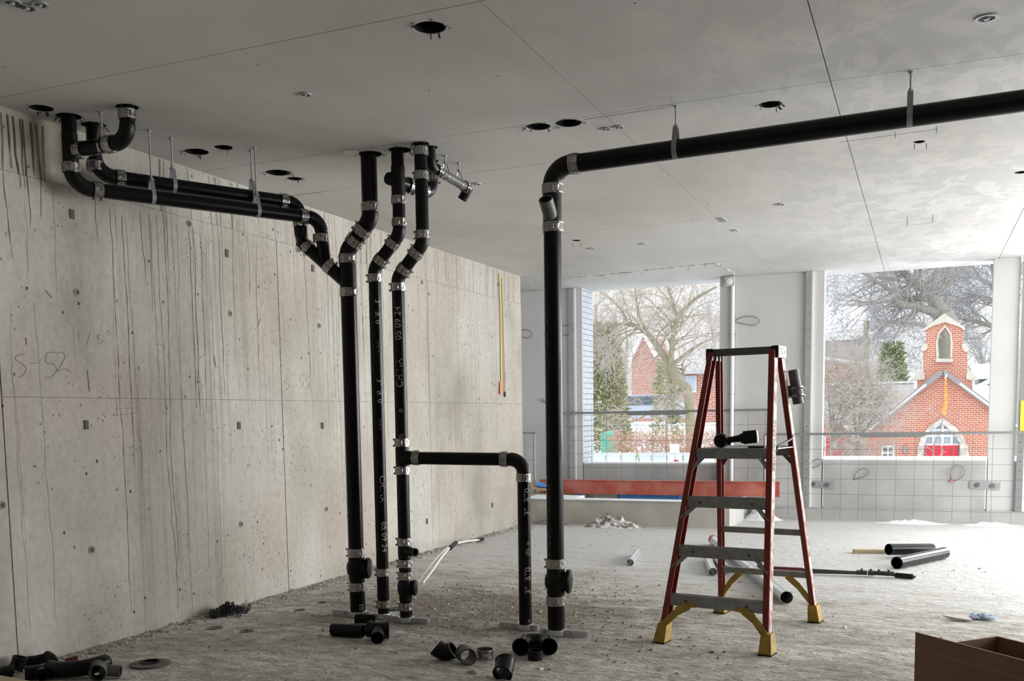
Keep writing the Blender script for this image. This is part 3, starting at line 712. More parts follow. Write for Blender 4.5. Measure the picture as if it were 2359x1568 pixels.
for py, px in ((662, 911), (1019, 923), (1083, 928), (1247, 933), (1297, 935), (1325, 936), (1396, 942)): coupling(S3, (xl3, Y3, zz(py, px, Y3)), (0, 0, 1), r3, 3.4)
Y4 = 6.186
x4 = xavg(Y4, (1204, 1100), (1209, 1300), (1213, 1440)); zb = zz(1054, 1050, 6.16)
run(S3, [(xl3, Y3, zb), (x4, Y4, zb - 0.012), (x4, Y4, 0.012)], r3, 0.092)
MB().tube([(xl3, Y3, zz(1030, 925, Y3)), (xl3, Y3, zz(1075, 925, Y3))], r3 * 1.08, 32).build('tee_body', 'cast_iron_worn', S3)
bdir = V((x4 - xl3, Y4 - Y3, 0)).normalized()
MB().tube([V((xl3, Y3, zb)), V((xl3, Y3, zb)) + bdir * 0.05, V((xl3, Y3, zb)) + bdir * 0.085], [r3 * 1.3, r3 * 1.12, r3 * 1.05], 32).build('tee_branch', 'cast_iron_worn', S3)
coupling(S3, V((xl3, Y3, zb)) + bdir * 0.115, bdir, r3, 1.6); coupling(S3, V((x4, Y4, zb - 0.01)) - bdir * 0.13, bdir, r3, 1.6)
coupling(S3, (x4, Y4, zz(1099, 1204, Y4)), (0, 0, 1), r3, 5.8)
zt2 = zz(1268, 935, Y3)
MB().tube([(xl3, Y3, zt2 + 0.045), (xl3, Y3, zt2 - 0.05)], r3 * 1.08, 32).build('tee_body', 'cast_iron_worn', S3)
MB().hollow([(xl3 + 0.02, Y3 - 0.01, zt2), (xl3 + 0.06, Y3 - 0.03, zt2), (xl3 + 0.115, Y3 - 0.055, zt2)], [0.036, 0.030, 0.030], 0.023, 28).build('stub', 'cast_iron_worn', S3)
bulge(S3, (xl3, Y3, zz(1353, 938, Y3)), r3, (1, 0.25, 0), 0.058)

# ---- stack 5: right riser and the long horizontal run
Y5 = 6.10
x5 = xavg(Y5, (1272, 480), (1275, 800), (1280, 1300))
S5 = thing('drain_stack', (x5, Y5, 0), 'thick black riser bending into the long pipe below the ceiling', 'drain pipe')
zh = W(1330, 377, Y5).z
run(S5, [(x5, Y5, 0.012), (x5, Y5, zh), (2.6, 6.05, zh + 0.06)], r4, 0.125)
coupling(S5, (x5, Y5, zz(436, 1272, Y5)), (0, 0, 1), r4, 6.0); coupling(S5, (x5, Y5, zz(524, 1273, Y5)), (0, 0, 1), r4, 6.0)
coupling(S5, (x5, Y5, zz(1297, 1280, Y5)), (0, 0, 1), r4, 3.3); coupling(S5, (x5, Y5, zz(1382, 1281, Y5)), (0, 0, 1), r4, 4.6)
coupling(S5, (x5 + 0.155, Y5, zh + 0.002), (1, 0, 0.012), r4, 1.6)
bulge(S5, (x5, Y5, zz(1338, 1282, Y5)), r4, (1, 0.15, 0), 0.080)
wy0 = V((x5, Y5, zz(510, 1273, Y5))); wy1 = W(1257, 458, 5.985)
MB().tube([(x5, Y5, zz(444, 1272, Y5)), (x5, Y5, zz(516, 1272, Y5))], r4 * 1.05, 36).build('wye_body', 'cast_iron_worn', S5)
MB().hollow([wy0, wy0.lerp(wy1, 0.55), wy1], 0.0455, 0.038, 32).build('wye_branch', 'iron_dusty', S5)

# ---- stamped lettering
def face_ang(x, y, off): return math.atan2(-y, -x) + off
# facing angle offsets: + turns towards the viewer's right
def letter(S, x, y, r, txt, size, z0, down, off, m='stamp'):
    return lettering(S, txt, (x, y), r, math.atan2(0 - y, 0 - x) + off, size, z0, down, m=m)
for zq, t in ((zz(690, 870), '3"  B70'), (zz(872, 876), '3"  B70')): letter(S2, xl2, Y2, r3, t, 0.058, zq, True, 0.38)
for py in (786, 964): letter(S2, xl2, Y2, r3, '(R) E', 0.04, zz(py, 873), True, 0.42, 'stamp_faint')
letter(S2, xl2, Y2, r3, 'CHINA', 0.062, zz(1094, 880), True, 0.42); letter(S2, xl2, Y2, r3, '05/09/24', 0.062, zz(1200, 882), True, 0.5)
letter(S2, xl2, Y2, r3, 'S', 0.06, zz(1432, 884), False, -0.5)
letter(S3, xl3, Y3, r3, '05/09/24', 0.064, zz(784, 914, Y3), False, -0.25); letter(S3, xl3, Y3, r3, 'CHINA', 0.064, zz(893, 917, Y3), False, -0.2)
letter(S3, xl3, Y3, r3, 'o', 0.05, zz(950, 920, Y3), False, -0.2); letter(S3, xl3, Y3, r3, '(E)', 0.035, zz(1012, 922, Y3), False, -0.2)
letter(S3, x4, Y4, r3, '3"  B70', 0.062, zz(1366, 1212, Y4), False, 0.45); letter(S3, x4, Y4, r3, '3"  B70', 0.062, zz(1186, 1207, Y4), False, 0.5)
letter(S3, x4, Y4, r3, '(R)  o', 0.04, zz(1278, 1209, Y4), False, 0.45); letter(S3, x4, Y4, r3, 'E  o', 0.04, zz(1445, 1213, Y4), False, 0.45)
letter(S1, xl, Y1, r4, '24/05/03', 0.048, zz(1441, 832), False, 0.45)
letter(S5, x5, Y5, r4, 'CHINA', 0.06, zz(1114, 1262, Y5), True, -0.95, 'stamp_faint'); letter(S5, x5, Y5, r4, '24/05/03', 0.06, zz(1215, 1264, Y5), True, -0.95, 'stamp_faint')
letter(S5, x5, Y5, r4, '4"  B70', 0.06, zz(735, 1256, Y5), True, -1.0, 'stamp_faint')

# ---- floor riser clamps: split collar with a flat bar either side
def riser_clamp(x, y, r, label, tl, tr, ang=0.0):
    t = thing('riser_clamp', (x, y, 0), label, 'clamp', 'steel riser clamps at the floor')
    MB().hollow([(x, y, 0.004), (x, y, 0.042)], r + 0.010, r + 0.0015, 36).build('collar', 'galvanized', t)
    for s, L in ((-1, tl), (1, tr)):
        c, q = math.cos(ang), math.sin(ang)
        a = V((x + s * c * (r + 0.004), y + s * q * (r + 0.004), 0.023)); b = a + V((s * c * L, s * q * L, 0))
        for o in (-1, 1): MB().bar(a + V((-q, c, 0)) * 0.010 * o, b + V((-q, c, 0)) * 0.010 * o, 0.006, 0.036).build('bar', 'galvanized', t, smooth=0)
        MB().tube([a.lerp(b, 0.3) + V((0, -0.022, 0)), a.lerp(b, 0.3) + V((0, 0.022, 0))], 0.010, 6).build('bolt', 'galv_plain', t)
riser_clamp(xl, Y1, r4, 'galvanized floor clamp round the thick leftmost riser', 0.15, 0.05)
riser_clamp(xl2, Y2, r3, 'galvanized floor clamp round the thin middle riser', 0.03, 0.06, 0.5)
riser_clamp(xl3, Y3, r3, 'galvanized floor clamp round the third riser from left', 0.13, 0.13)
riser_clamp(x4, Y4, r3, 'galvanized floor clamp round the short bridged riser', 0.15, 0.05, -0.1)
riser_clamp(x5, Y5, r4, 'galvanized floor clamp round the thick right riser', 0.05, 0.16)
# two angle struts behind the clamps
for k, (a, b, lb) in enumerate(((FL(835, 1420), FL(858, 1388), 'short grey steel strut rising behind the middle riser'), (FL(922, 1428), FL(938, 1385), 'short grey steel strut rising behind the third riser'))):
    pass

# ---- hangers: threaded rod, nut, clevis strap round the pipe
def hanger(p, axis, r, label, group, wide=0.026, m='strap_grey', top=0.0):
    p = V(p); axd = V(axis).normalized(); sd = axd.cross(V((0, 0, 1))).normalized()
    t = thing('pipe_hanger', (p.x, p.y, ZC), label, 'pipe hanger', group)
    apex = p + V((0, 0, r * 2.1 + 0.02 + top)); ri = r + 0.002
    MB().tube([apex + V((0, 0, -0.02)), (p.x, p.y, ZC - 0.001)], 0.0055, 8).build('rod', 'galv_plain', t)
    MB().tube([apex + V((0, 0, -0.008)), apex + V((0, 0, 0.010))], 0.011, 6).build('nut', 'galv_plain', t)
    MB().tube([(p.x, p.y, ZC - 0.012), (p.x, p.y, ZC - 0.001)], 0.013, 8).build('anchor', 'galv_plain', t)
    pts = [apex - sd * 0.012 - V((0, 0, 0.012))] + [p + sd * (ri * math.cos(a)) + V((0, 0, ri * math.sin(a))) for a in [math.pi * (1 - 0.04) + (math.pi * 1.08) * k / 16 for k in range(17)]] + [apex + sd * 0.012 - V((0, 0, 0.012))]
    pts2 = [apex + sd * 0.013, apex - sd * 0.013]
    MB().strap(pts, axd, wide, 0.003).build('clevis', m, t, smooth=50)
    MB().box(apex + V((0, 0, -0.006)), (0.03, 0.03, 0.004)).build('yoke', m, t, smooth=0)
gA = 'clevis hangers on the two left ceiling branches'
tA = lambda y: A[1] + (A[2] - A[1]) * ((y - A[1].y) / (A[2].y - A[1].y))
tB = lambda y: B[1] + (B[2] - B[1]) * ((y - B[1].y) / (B[2].y - B[1].y))
hanger(tA(5.06), da, r3, 'clevis hanger on the nearer left branch, closest to the double elbows', gA)
hanger(tA(5.69), da, r3, 'clevis hanger on the nearer left branch, towards the risers', gA)
hanger(tB(5.26), dbv, r3, 'clevis hanger on the rear left branch, closest to the double elbows', gA)
hanger(tB(5.74), dbv, r3, 'clevis hanger on the rear left branch, towards the risers', gA)
hanger((-4.50, 4.645, zC - 0.004), (1, 0, 0), r3, 'small hanger over the short cross branch at top left', gA, m='stainless')
for xx, lb in ((W(1556, 340, 6.085).x, 'clevis hanger on the long right pipe, nearer its elbow'), (W(2096, 262, 6.06).x, 'clevis hanger on the long right pipe, near the frame edge')):
    k = (xx - x5) / (2.6 - x5); hanger((xx, Y5 - 0.05 * k, zh + 0.06 * k), (1, 0, 0.012), r4, lb, 'clevis hangers on the long right pipe', 0.03)

# ---- small suspended branch behind the three risers
q0, q1 = W(1000, 388, 6.42), W(1072, 428, 6.86); z0q = q0.z - 0.01
P0 = FL(1003, 390, 3.15); P1 = FL(1072, 430, 3.135); dq = (P1 - P0).normalized()
SB = thing('branch_pipe', (P0.x, P0.y, P0.z), 'short greyish pipe slung under the ceiling behind the risers, elbow each end', 'drain pipe')
MB().tube([P0, P1], 0.033, 28).build('pipe', 'iron_dusty', SB)
coupling(SB, P0 + dq * 0.03, dq, 0.033, 1.0); coupling(SB, P1, dq, 0.033, 1.0)
up = fillet([P0 + dq * 0.01, P0 - dq * 0.07, P0 - dq * 0.07 + V((0, 0, 0.13))], 0.055)
for kind, pl in up: MB().tube(pl, 0.034, 28).build('elbow', 'cast_iron_worn', SB)
for kind, pl in fillet([P1, P1 + dq * 0.055, P1 + dq * 0.055 + V((-0.055, 0.0, -0.075))], 0.03): MB().hollow(pl, 0.035, 0.029, 28).build('elbow', 'cast_iron_worn', SB)
for f, lb in ((0.32, 'small wire hanger on the short rear branch, nearer the risers'), (0.78, 'small wire hanger on the short rear branch, by its open elbow')):
    hanger(P0.lerp(P1, f), dq, 0.033, lb, 'wire hangers on the short rear branch', 0.010, 'stainless')

# ---- black plastic sleeves, their colour also deepening shade in the ceiling openings; torn lips
for n, (p, r) in CH.items():
    s = MB().hollow([p + V((0, 0, 0.004)), p + V((0, 0, 0.185))], r * 0.995, r * 0.94, 24); s.tube([p + V((0, 0, 0.175)), p + V((0, 0, 0.185))], r * 0.95, 24)
    o = s.build('sleeve', 'black_plastic', ceil)
    if n in ('p1', 'p2', 'ho1', 'ho3', 'R1', 'R2', 'R3', 'A', 'B', 'C', 'E', 'ho2', 'ho4', 'p3', 's2'):
        b = MB(); rr = random.Random(sum(map(ord, n)))
        for k in range(9):
            a = rr.uniform(0, 6.28); c = p + V((math.cos(a), math.sin(a), 0)) * r * 1.0
            e = c + V((math.cos(a), math.sin(a), 0)) * rr.uniform(0.006, 0.03) + V((0, 0, -rr.uniform(0.0, 0.022)))
            b.bar(c + V((0, 0, 0.003)), e, rr.uniform(0.004, 0.012), 0.002)
        b.build('sleeve_lip', 'steel_dark' if n != 'ho2' else 'galv_plain', ceil, smooth=0)
# nails hanging at the pour joint
nb = MB(); rr = random.Random(3)
for px, py in ((1390, 634), (1428, 631), (1441, 629), (1478, 627), (1585, 614), (1624, 608), (1649, 606), (1672, 615), (1687, 625), (1700, 622), (1232, 645), (1299, 640), (1660, 608), (1753, 240), (1788, 246), (2107, 332), (2134, 330), (1318, 560), (1337, 559)):
    p = CE(px, py); nb.tube([p, p + V((rr.uniform(-.01, .01), rr.uniform(-.01, .01), -rr.uniform(0.02, 0.045)))], 0.0025, 5)
nb.build('form_nails', 'steel_dark', ceil)
# pour joint strip of bright ice and grit
jb = MB()
for a, b in (((1300, 640), (1395, 633)), ((1395, 631), (1470, 625)), ((1470, 624), (1560, 615)), ((1560, 614), (1651, 605)), ((1651, 605), (1672, 618)), ((1672, 618), (1692, 631))): jb.bar(CE(*a) + V((0, 0, -0.003)), CE(*b) + V((0, 0, -0.003)), 0.016, 0.006)
jb.build('pour_joint', 'dirty_snow', ceil, smooth=0)

# ---- recessed ceiling boxes (round covers with a knob)
def cbox(px, py, r, label):
    p = CE(px, py); t = thing('ceiling_box', p, label, 'ceiling box', 'round cast-in ceiling boxes')
    MB().hollow([p + V((0, 0, -0.0005)), p + V((0, 0, -0.007))], r, r * 0.72, 24).build('rim', 'galv_plain', t)
    MB().tube([p + V((0, 0, -0.0005)), p + V((0, 0, -0.003))], r * 0.72, 20).build('cover', 'hole_grey', t)
    MB().tube([p + V((0, 0, -0.003)), p + V((0, 0, -0.012))], r * 0.25, 10).build('knob', 'grey_plastic', t)
for px, py, r, lb in ((703, 217, 0.036, 'small round ceiling box left of the three risers'), (2273, 40, 0.052, 'round ceiling box at the upper right corner'), (62, 16, 0.042, 'front box of the ceiling trio at top left'), (92, 9, 0.036, 'right box of the ceiling trio at top left'), (28, 4, 0.042, 'left box of the ceiling trio at top left'),
                      (1395, 296, 0.036, 'left one of two small ceiling boxes by the large round holes'), (1425, 292, 0.036, 'right one of two small ceiling boxes by the large round holes'), (1797, 470, 0.045, 'lone ceiling box far right below the long pipe'),
                      (1661, 503, 0.040, 'farther left box of the close trio on the ceiling joint'), (1666, 508, 0.040, 'nearest box of the close trio on the ceiling joint'), (1692, 530, 0.040, 'box beyond the close trio beside the ceiling joint'), (1362, 572, 0.055, 'ceiling box in the far bay beside the right riser'), (1480, 561, 0.045, 'ceiling box in the far bay before the left window'), (1097, 423, 0.04, 'ceiling box beside the open elbow behind the risers')):
    cbox(px, py, r, lb)
pp_ = CE(808, 349)
cvr = MB().box(pp_ + V((0, 0, -0.004)), (0.11, 0.10, 0.006), Matrix.Rotation(0.5, 3, 'Z')).build('ceiling_cover_plate', 'paper', smooth=0); tag(cvr, 'square pale cover plate on the ceiling beside the first riser', 'cover plate')

# ================================================================ STEPLADDER
lf = {'FL': FL(1530, 1476), 'FR': FL(1778, 1508), 'BL': FL(1655, 1409), 'BR': FL(1874, 1433)}
ZT = 1.86
_a = ((lf['FR'] - lf['FL']) + (lf['BR'] - lf['BL'])).normalized(); _b = ((lf['BL'] - lf['FL']) + (lf['BR'] - lf['FR'])).normalized()
ux = (_a + V((_b.y, -_b.x, 0)) * 1.6).normalized(); uy = V((-ux.y, ux.x, 0))
cc_ = (lf['FL'] + lf['FR'] + lf['BL'] + lf['BR']) / 4; wb_, sp_ = 0.705, 1.085
def LP(a, b, z): return cc_ + ux * a + uy * b + V((0, 0, z))
ctop = (W(1640, 806, 6.62) + W(1797, 797, 6.55)) / 2; top_off = (ctop - cc_).dot(ux); top_b = -0.02
LD = thing('stepladder', (cc_.x, cc_.y, 0), 'red fibreglass platform stepladder with aluminium steps and yellow feet', 'ladder')
wt_ = 0.425
def front(s, z): f = z / ZT; return LP(s * (wb_ / 2 * (1 - f) + wt_ / 2 * f) + top_off * f, -sp_ / 2 * (1 - f) + (top_b - 0.055) * f, z)
def back(s, z): f = z / ZT; return LP(s * (wb_ / 2 * 0.99 * (1 - f) + wt_ / 2 * f) + top_off * f, sp_ / 2 * (1 - f) + (top_b + 0.055) * f, z)
def chan(b, p0, p1, sgn, web, fl, t):
    """C channel, web outside, flanges pointing in"""
    pr = [(-t / 2, -web / 2), (-t / 2, web / 2), (fl, web / 2), (fl, web / 2 - t), (t / 2, web / 2 - t), (t / 2, -web / 2 + t), (fl, -web / 2 + t), (fl, -web / 2)]
    return b.profile(p0, p1, ux * (-sgn), pr)
for s in (-1, 1):
    rl = chan(MB(), front(s, 0.07), front(s, ZT - 0.03), s, 0.076, 0.034, 0.005).build('rail', 'ladder_red', LD, smooth=0); rl['label'] = 'red front rail'
    p0, p1 = front(s, 0.10), front(s, ZT - 0.10)
    MB().bar(p0 + ux * s * 0.0035, p1 + ux * s * 0.0035, 0.062, 0.0012, ux).build('worn_face', 'ladder_worn', rl, smooth=0)
    rr2 = chan(MB(), back(s, 0.07), back(s, ZT - 0.03), s, 0.058, 0.030, 0.005).build('rail', 'ladder_red', LD, smooth=0); rr2['label'] = 'red rear rail'
    p0, p1 = back(s, 0.10), back(s, ZT - 0.16); MB().bar(p0 + ux * s * 0.0035, p1 + ux * s * 0.0035, 0.046, 0.0012, ux).build('worn_face', 'ladder_worn', rr2, smooth=0)
    for f in (front, back):
        p = f(s, 0.0); q = f(s, 0.125); b = MB(); dz = 0.118; ax = (q - p)
        vs_ = []
        for z, e in ((0.0, 0.052), (0.012, 0.054), (0.125, 0.041)):
            c = p + ax * (z / 0.125)
            for a, d in ((-1, -1), (1, -1), (1, 1), (-1, 1)): vs_.append(c + ux * a * (e * 0.72) - ux * s * 0.012 + uy * d * e)
        b.add(vs_, [(3, 2, 1, 0)] + [(i * 4 + k, i * 4 + (k + 1) % 4, (i + 1) * 4 + (k + 1) % 4, (i + 1) * 4 + k) for i in (0, 1) for k in range(4)] + [(8, 9, 10, 11)])
        b.build('foot', 'ladder_yellow', LD, smooth=0)
        MB().box(p + V((0, 0, 0.004)) - ux * s * 0.012, (0.085, 0.115, 0.008), Matrix.Rotation(math.atan2(ux.y, ux.x), 3, 'Z')).build('foot_pad', 'black_plastic', LD, smooth=0)
    # top brackets
    c = LP(top_off + s * (wt_ / 2 + 0.002), top_b, ZT - 0.035)
    tb = MB().box(c, (0.042, 0.17, 0.075), Matrix.Rotation(math.atan2(ux.y, ux.x), 3, 'Z')).build('top_bracket', 'black_plastic', LD, smooth=0)
    if s > 0:
        MB().box(c + ux * 0.022, (0.003, 0.155, 0.070), Matrix.Rotation(math.atan2(ux.y, ux.x), 3, 'Z')).build('bracket_plate', 'aluminium', tb, smooth=0)
        for a, z in ((-0.05, 0.018), (-0.05, -0.015), (0.0, 0.02), (0.0, -0.008), (0.05, 0.0), (-0.025, 0.003)): MB().tube([c + ux * 0.0225 + uy * a + V((0, 0, z)), c + ux * 0.026 + uy * a + V((0, 0, z))], 0.0065, 10).build('rivet', 'steel_dark', tb)
tbx = MB().bar(LP(top_off - wt_ / 2 + 0.02, top_b - 0.055, ZT - 0.024), LP(top_off + wt_ / 2 - 0.02, top_b - 0.055, ZT - 0.024), 0.03, 0.046).build('top_bar', 'alu_dark', LD, smooth=0)
def step(z, dep, yel=False):
    a, b = front(-1, z), front(1, z); a = a + ux * 0.004; b = b - ux * 0.004
    t = MB().profile(a, b, (0, 0, 1), [(-0.062, -0.036), (0.0, -0.036), (0.0, dep), (-0.03, dep), (-0.03, dep - 0.004), (-0.004, dep - 0.004), (-0.004, -0.032), (-0.062, -0.032)]) if False else None
    m = MB(); m.bar(a - uy * 0.038 - V((0, 0, 0.033)), b - uy * 0.038 - V((0, 0, 0.033)), 0.004, 0.062); m.bar(a + uy * (dep / 2 - 0.038), b + uy * (dep / 2 - 0.038), dep, 0.005); m.bar(a + uy * (dep - 0.040) - V((0, 0, 0.018)), b + uy * (dep - 0.040) - V((0, 0, 0.018)), 0.004, 0.034)
    st = m.build('step', 'aluminium', LD, smooth=0)
    rb = MB()
    for k in range(4): rb.bar(a + uy * (-0.03 + dep * k / 4.4) + V((0, 0, 0.003)), b + uy * (-0.03 + dep * k / 4.4) + V((0, 0, 0.003)), 0.004, 0.003)
    rb.build('tread_rib', 'aluminium', st, smooth=0)
    for f in (0.2, 0.8): MB().tube([a.lerp(b, f) - uy * 0.0395 - V((0, 0, 0.03)), a.lerp(b, f) - uy * 0.045 - V((0, 0, 0.03))], 0.008, 8).build('rivet', 'steel_dark', st)
    for s, c in ((-1, a), (1, b)):
        L = 0.15 if yel else 0.075
        q0 = c - ux * s * L - V((0, 0, 0.055)) - uy * 0.036; q1 = front(s, max(z - (0.19 if yel else 0.135), 0.02)) - uy * 0.034 - ux * s * 0.012
        mid = q0.lerp(q1, 0.45) + V((0, 0, 0.02)) if yel else q0.lerp(q1, 0.5)
        if yel:
            bb = MB(); bb.bar(q0 + ux * s * 0.0, mid, 0.012, 0.052); bb.bar(mid, q1, 0.012, 0.045); bb.bar(q0 - ux * s * 0.05 + V((0, 0, 0.005)), q0, 0.012, 0.030); bb.build('brace', 'ladder_yellow', LD, smooth=0)
        else: MB().bar(q0, q1, 0.010, 0.026).build('brace', 'aluminium', LD, smooth=0)
step(0.30, 0.085, True); step(0.605, 0.085); step(0.915, 0.085)
# platform
zp = 1.222; m = MB(); a, b = front(-1, zp), front(1, zp); c, d = back(-1, zp), back(1, zp)
m.add([a - uy * 0.03, b - uy * 0.03, d + uy * 0.01, c + uy * 0.01] + [p - V((0, 0, 0.006)) for p in (a - uy * 0.03, b - uy * 0.03, d + uy * 0.01, c + uy * 0.01)], [(0, 1, 2, 3), (7, 6, 5, 4), (0, 4, 5, 1), (1, 5, 6, 2), (2, 6, 7, 3), (3, 7, 4, 0)])
pf = m.build('platform', 'aluminium', LD, smooth=0)
for p, q, o in ((a, b, -1), (c, d, 1)):
    MB().bar(p + uy * o * 0.034 - V((0, 0, 0.03)), q + uy * o * 0.034 - V((0, 0, 0.03)), 0.004, 0.066).build('platform_edge', 'aluminium', pf, smooth=0)
for s in (-1, 1):
    for f, o in ((front, -1), (back, 1)):
        q0 = f(s, zp) - ux * s * 0.075 - V((0, 0, 0.055)) + uy * o * 0.03; q1 = f(s, zp - 0.14) - ux * s * 0.012 + uy * o * 0.028; MB().bar(q0, q1, 0.010, 0.026).build('brace', 'aluminium', LD, smooth=0)
# rear bars
for z, y_ in ((0.635, False), (0.335, True)):
    p, q = back(-1, z), back(1, z); MB().bar(p + ux * 0.003, q - ux * 0.003, 0.03, 0.040).build('rear_bar', 'aluminium', LD, smooth=0)
    if y_:
        for s, c in ((-1, p), (1, q)):
            q0 = c - ux * s * 0.16 - V((0, 0, 0.012)) - uy * 0.018; q1 = back(s, z - 0.20) - ux * s * 0.015 - uy * 0.018; mid = q0.lerp(q1, 0.45) + V((0, 0, 0.015)); bb = MB(); bb.bar(q0, mid, 0.010, 0.042); bb.bar(mid, q1, 0.010, 0.038); bb.build('brace', 'ladder_yellow', LD, smooth=0)
# spreader arm by the platform
p = back(1, 1.32); MB().tube(smoothpath([back(1, 1.30), back(1, 1.27) - uy * 0.06, front(1, 1.235) + uy * 0.10, front(1, 1.20) + uy * 0.04], 5), 0.008, 8).build('spreader', 'black_plastic', LD)
# lettering down the right front rail, reading top to bottom, letter tops to the rear
pz = front(1, 1.44); dz_ = (front(1, 0.2) - front(1, 1.4)).normalized(); nrm = uy
flat_text(LD, 'ENTERPRISE', front(1, 1.40) + ux * 0.0062 - uy * 0.024, dz_, uy, 0.062)
# graffiti spatter on the worn face

# ---- power tool on the platform
c0 = W(1662, 1006, 6.50); c0.z = zp + 0.048; c1 = W(1725, 1004, 6.50); c1.z = zp + 0.055
td = (V((c1.x, c1.y, 0)) - V((c0.x, c0.y, 0))).normalized(); sd_ = V((-td.y, td.x, 0))
TL = thing('power_tool', (c0.x, c0.y, zp), 'black cordless power tool with round head lying on the ladder platform', 'power tool')
MB().lathe([(0.020, -0.04), (0.040, -0.038), (0.046, -0.02), (0.047, 0.0), (0.046, 0.02), (0.040, 0.038), (0.020, 0.04)], 24, Matrix.Translation(c0) @ zquat(sd_).to_matrix().to_4x4()).build('head', 'black_plastic', TL)
hs = c0 + td * 0.03 + V((0, 0, 0.0)); he = c0 + td * 0.145 + V((0, 0, 0.018))
MB().tube([hs, hs.lerp(he, 0.4), he], [0.022, 0.020, 0.026], 16).build('handle', 'black_plastic', TL)
MB().box(hs.lerp(he, 0.15) - V((0, 0, 0.022)), (0.03, 0.02, 0.018), Matrix.Rotation(math.atan2(td.y, td.x), 3, 'Z')).build('trigger', 'black_plastic', TL, smooth=0)
Mr = Matrix.Rotation(math.atan2(td.y, td.x), 3, 'Z') @ Matrix.Rotation(-0.10, 3, 'Y')
bd = MB().box(c0 + td * 0.185 + V((0, 0, 0.022)), (0.085, 0.07, 0.082), Mr).build('battery', 'black_plastic', TL, smooth=0)
MB().box(c0 + td * 0.150 + V((0, 0, 0.015)), (0.05, 0.06, 0.062), Mr).build('body', 'black_plastic', TL, smooth=0)
MB().box(c0 + td * 0.229 + V((0, 0, 0.024)), (0.002, 0.05, 0.05), Mr).build('battery_label', 'grey_plastic', bd, smooth=0)
MB().box(c0 + td * 0.222 - V((0, 0, 0.042)), (0.10, 0.05, 0.010), Matrix.Rotation(math.atan2(td.y, td.x), 3, 'Z')).build('latch', 'black_plastic', TL, smooth=0)
# ---- pipe offcut clamped on the rear right rail
pa, pb = W(1823, 852, 6.72), W(1835, 930, 6.72); dpp = (pb - pa).normalized(); pa = pa + ux * 0.012; pb = pb + ux * 0.012
OC = thing('pipe_offcut', pb, 'pipe offcut with a clear banded coupling hung on the ladder rail', 'pipe offcut')
MB().hollow([pa, pb], 0.034, 0.029, 28).build('pipe', 'iron_dusty', OC)
MB().hollow([pa.lerp(pb, 0.48), pa.lerp(pb, 0.80)], 0.041, 0.034, 28).build('coupling', 'iron_dusty', OC)
for f in (0.53, 0.76):
    cpt = pa.lerp(pb, f); MB().hollow([cpt - dpp * 0.005, cpt + dpp * 0.005], 0.044, 0.040, 28).build('clamp_band', 'stainless', OC)
    MB().tube([cpt + ux * 0.03 - uy * 0.03, cpt + ux * 0.06 - uy * 0.03], 0.004, 8).build('clamp_screw', 'stainless', OC)
MB().box(pa.lerp(pb, 0.62) - ux * 0.05, (0.03, 0.03, 0.07), Matrix.Rotation(math.atan2(ux.y, ux.x), 3, 'Z')).build('hook', 'alu_dark', OC, smooth=0)

# ================================================================ LOOSE PIECES ON THE FLOOR
def hpipe(name, a, b, r, label, cat, m='cast_iron', wall=0.006, group=None):
    a, b = V(a), V(b); o = MB().hollow([a, b], r, r - wall, 32).build(name, m, base=True); tag(o, label, cat, group); return o
def lie(px, py, z, yy=None): return FL(px, py, z)
def fitting(name, paths, label, cat='pipe fitting', m='cast_iron_worn', group=None, hubs=True):
    """hollow swept body plus branch pieces, each mouth with a thin lip"""
    base = min((V(p) for pl, r in paths for p in pl), key=lambda q: q.z)
    t = thing(name, (base.x, base.y, 0), label, cat, group)
    for k, (pl, r) in enumerate(paths):
        pl = [V(p) for p in pl]; MB().hollow(pl, r, r * 0.87, 28).build('body' if k == 0 else 'branch', m, t)
        if hubs:
            for e, n_ in ((pl[0], pl[1]), (pl[-1], pl[-2])):
                d = (n_ - e).normalized(); MB().hollow([e, e + d * 0.008], r * 1.04, r * 0.86, 28).build('lip', m, t)
    return t
gF = 'loose cast iron fittings in the middle of the floor'
a = FL(766, 1449, 0.045); b = FL(836, 1453, 0.045); hpipe('pipe_stub', a, b, 0.045, 'short straight black pipe stub lying before the left riser', 'pipe stub')
a = FL(822, 1424, 0.045); b = FL(866, 1424, 0.045); hpipe('pipe_stub', a + V((0, -.02, 0)), b + V((0, -.02, 0)), 0.033, 'small black stub half hidden beside the middle riser clamp', 'pipe stub')
c = FL(872, 1452, 0.062); fitting('tee_fitting', [([c + V((-0.075, 0.01, 0.005)), c, c + V((0.06, 0.03, 0.0))], 0.055), ([c, c + V((0.05, -0.10, -0.012)), c + V((0.062, -0.125, -0.018))], 0.042)], 'black sanitary tee with open mouth before the middle riser', group=gF)
c = FL(1020, 1500, 0.05); fitting('elbow_fitting', [(arc(c + V((0.02, 0.0, 0.085)), (1, 0.15, 0), (0, 0, -1), 0.085, 2.35, 0.95, 8), 0.052)], 'curved black eighth bend lying left of the loose group', group=gF)
c = FL(1078, 1507, 0.055); vd = V((-c.x, -c.y, 0)).normalized(); vs2 = V((-vd.y, vd.x, 0))
fitting('elbow_fitting', [([c + vd * 0.055 + V((0, 0, -0.003)), c, c - vd * 0.05 + vs2 * -0.03], 0.050)], 'black elbow facing the camera with an open mouth, mid group', group=gF, m='iron_dusty')
c = FL(1117, 1506, 0.030); t = thing('pipe_coupling', (c.x, c.y, 0), 'loose stainless clamp band standing among the black elbows', 'coupling')
MB().hollow([V((c.x, c.y, 0.001)), V((c.x, c.y, 0.062))], 0.050, 0.0485, 36).build('shield', 'stainless', t)
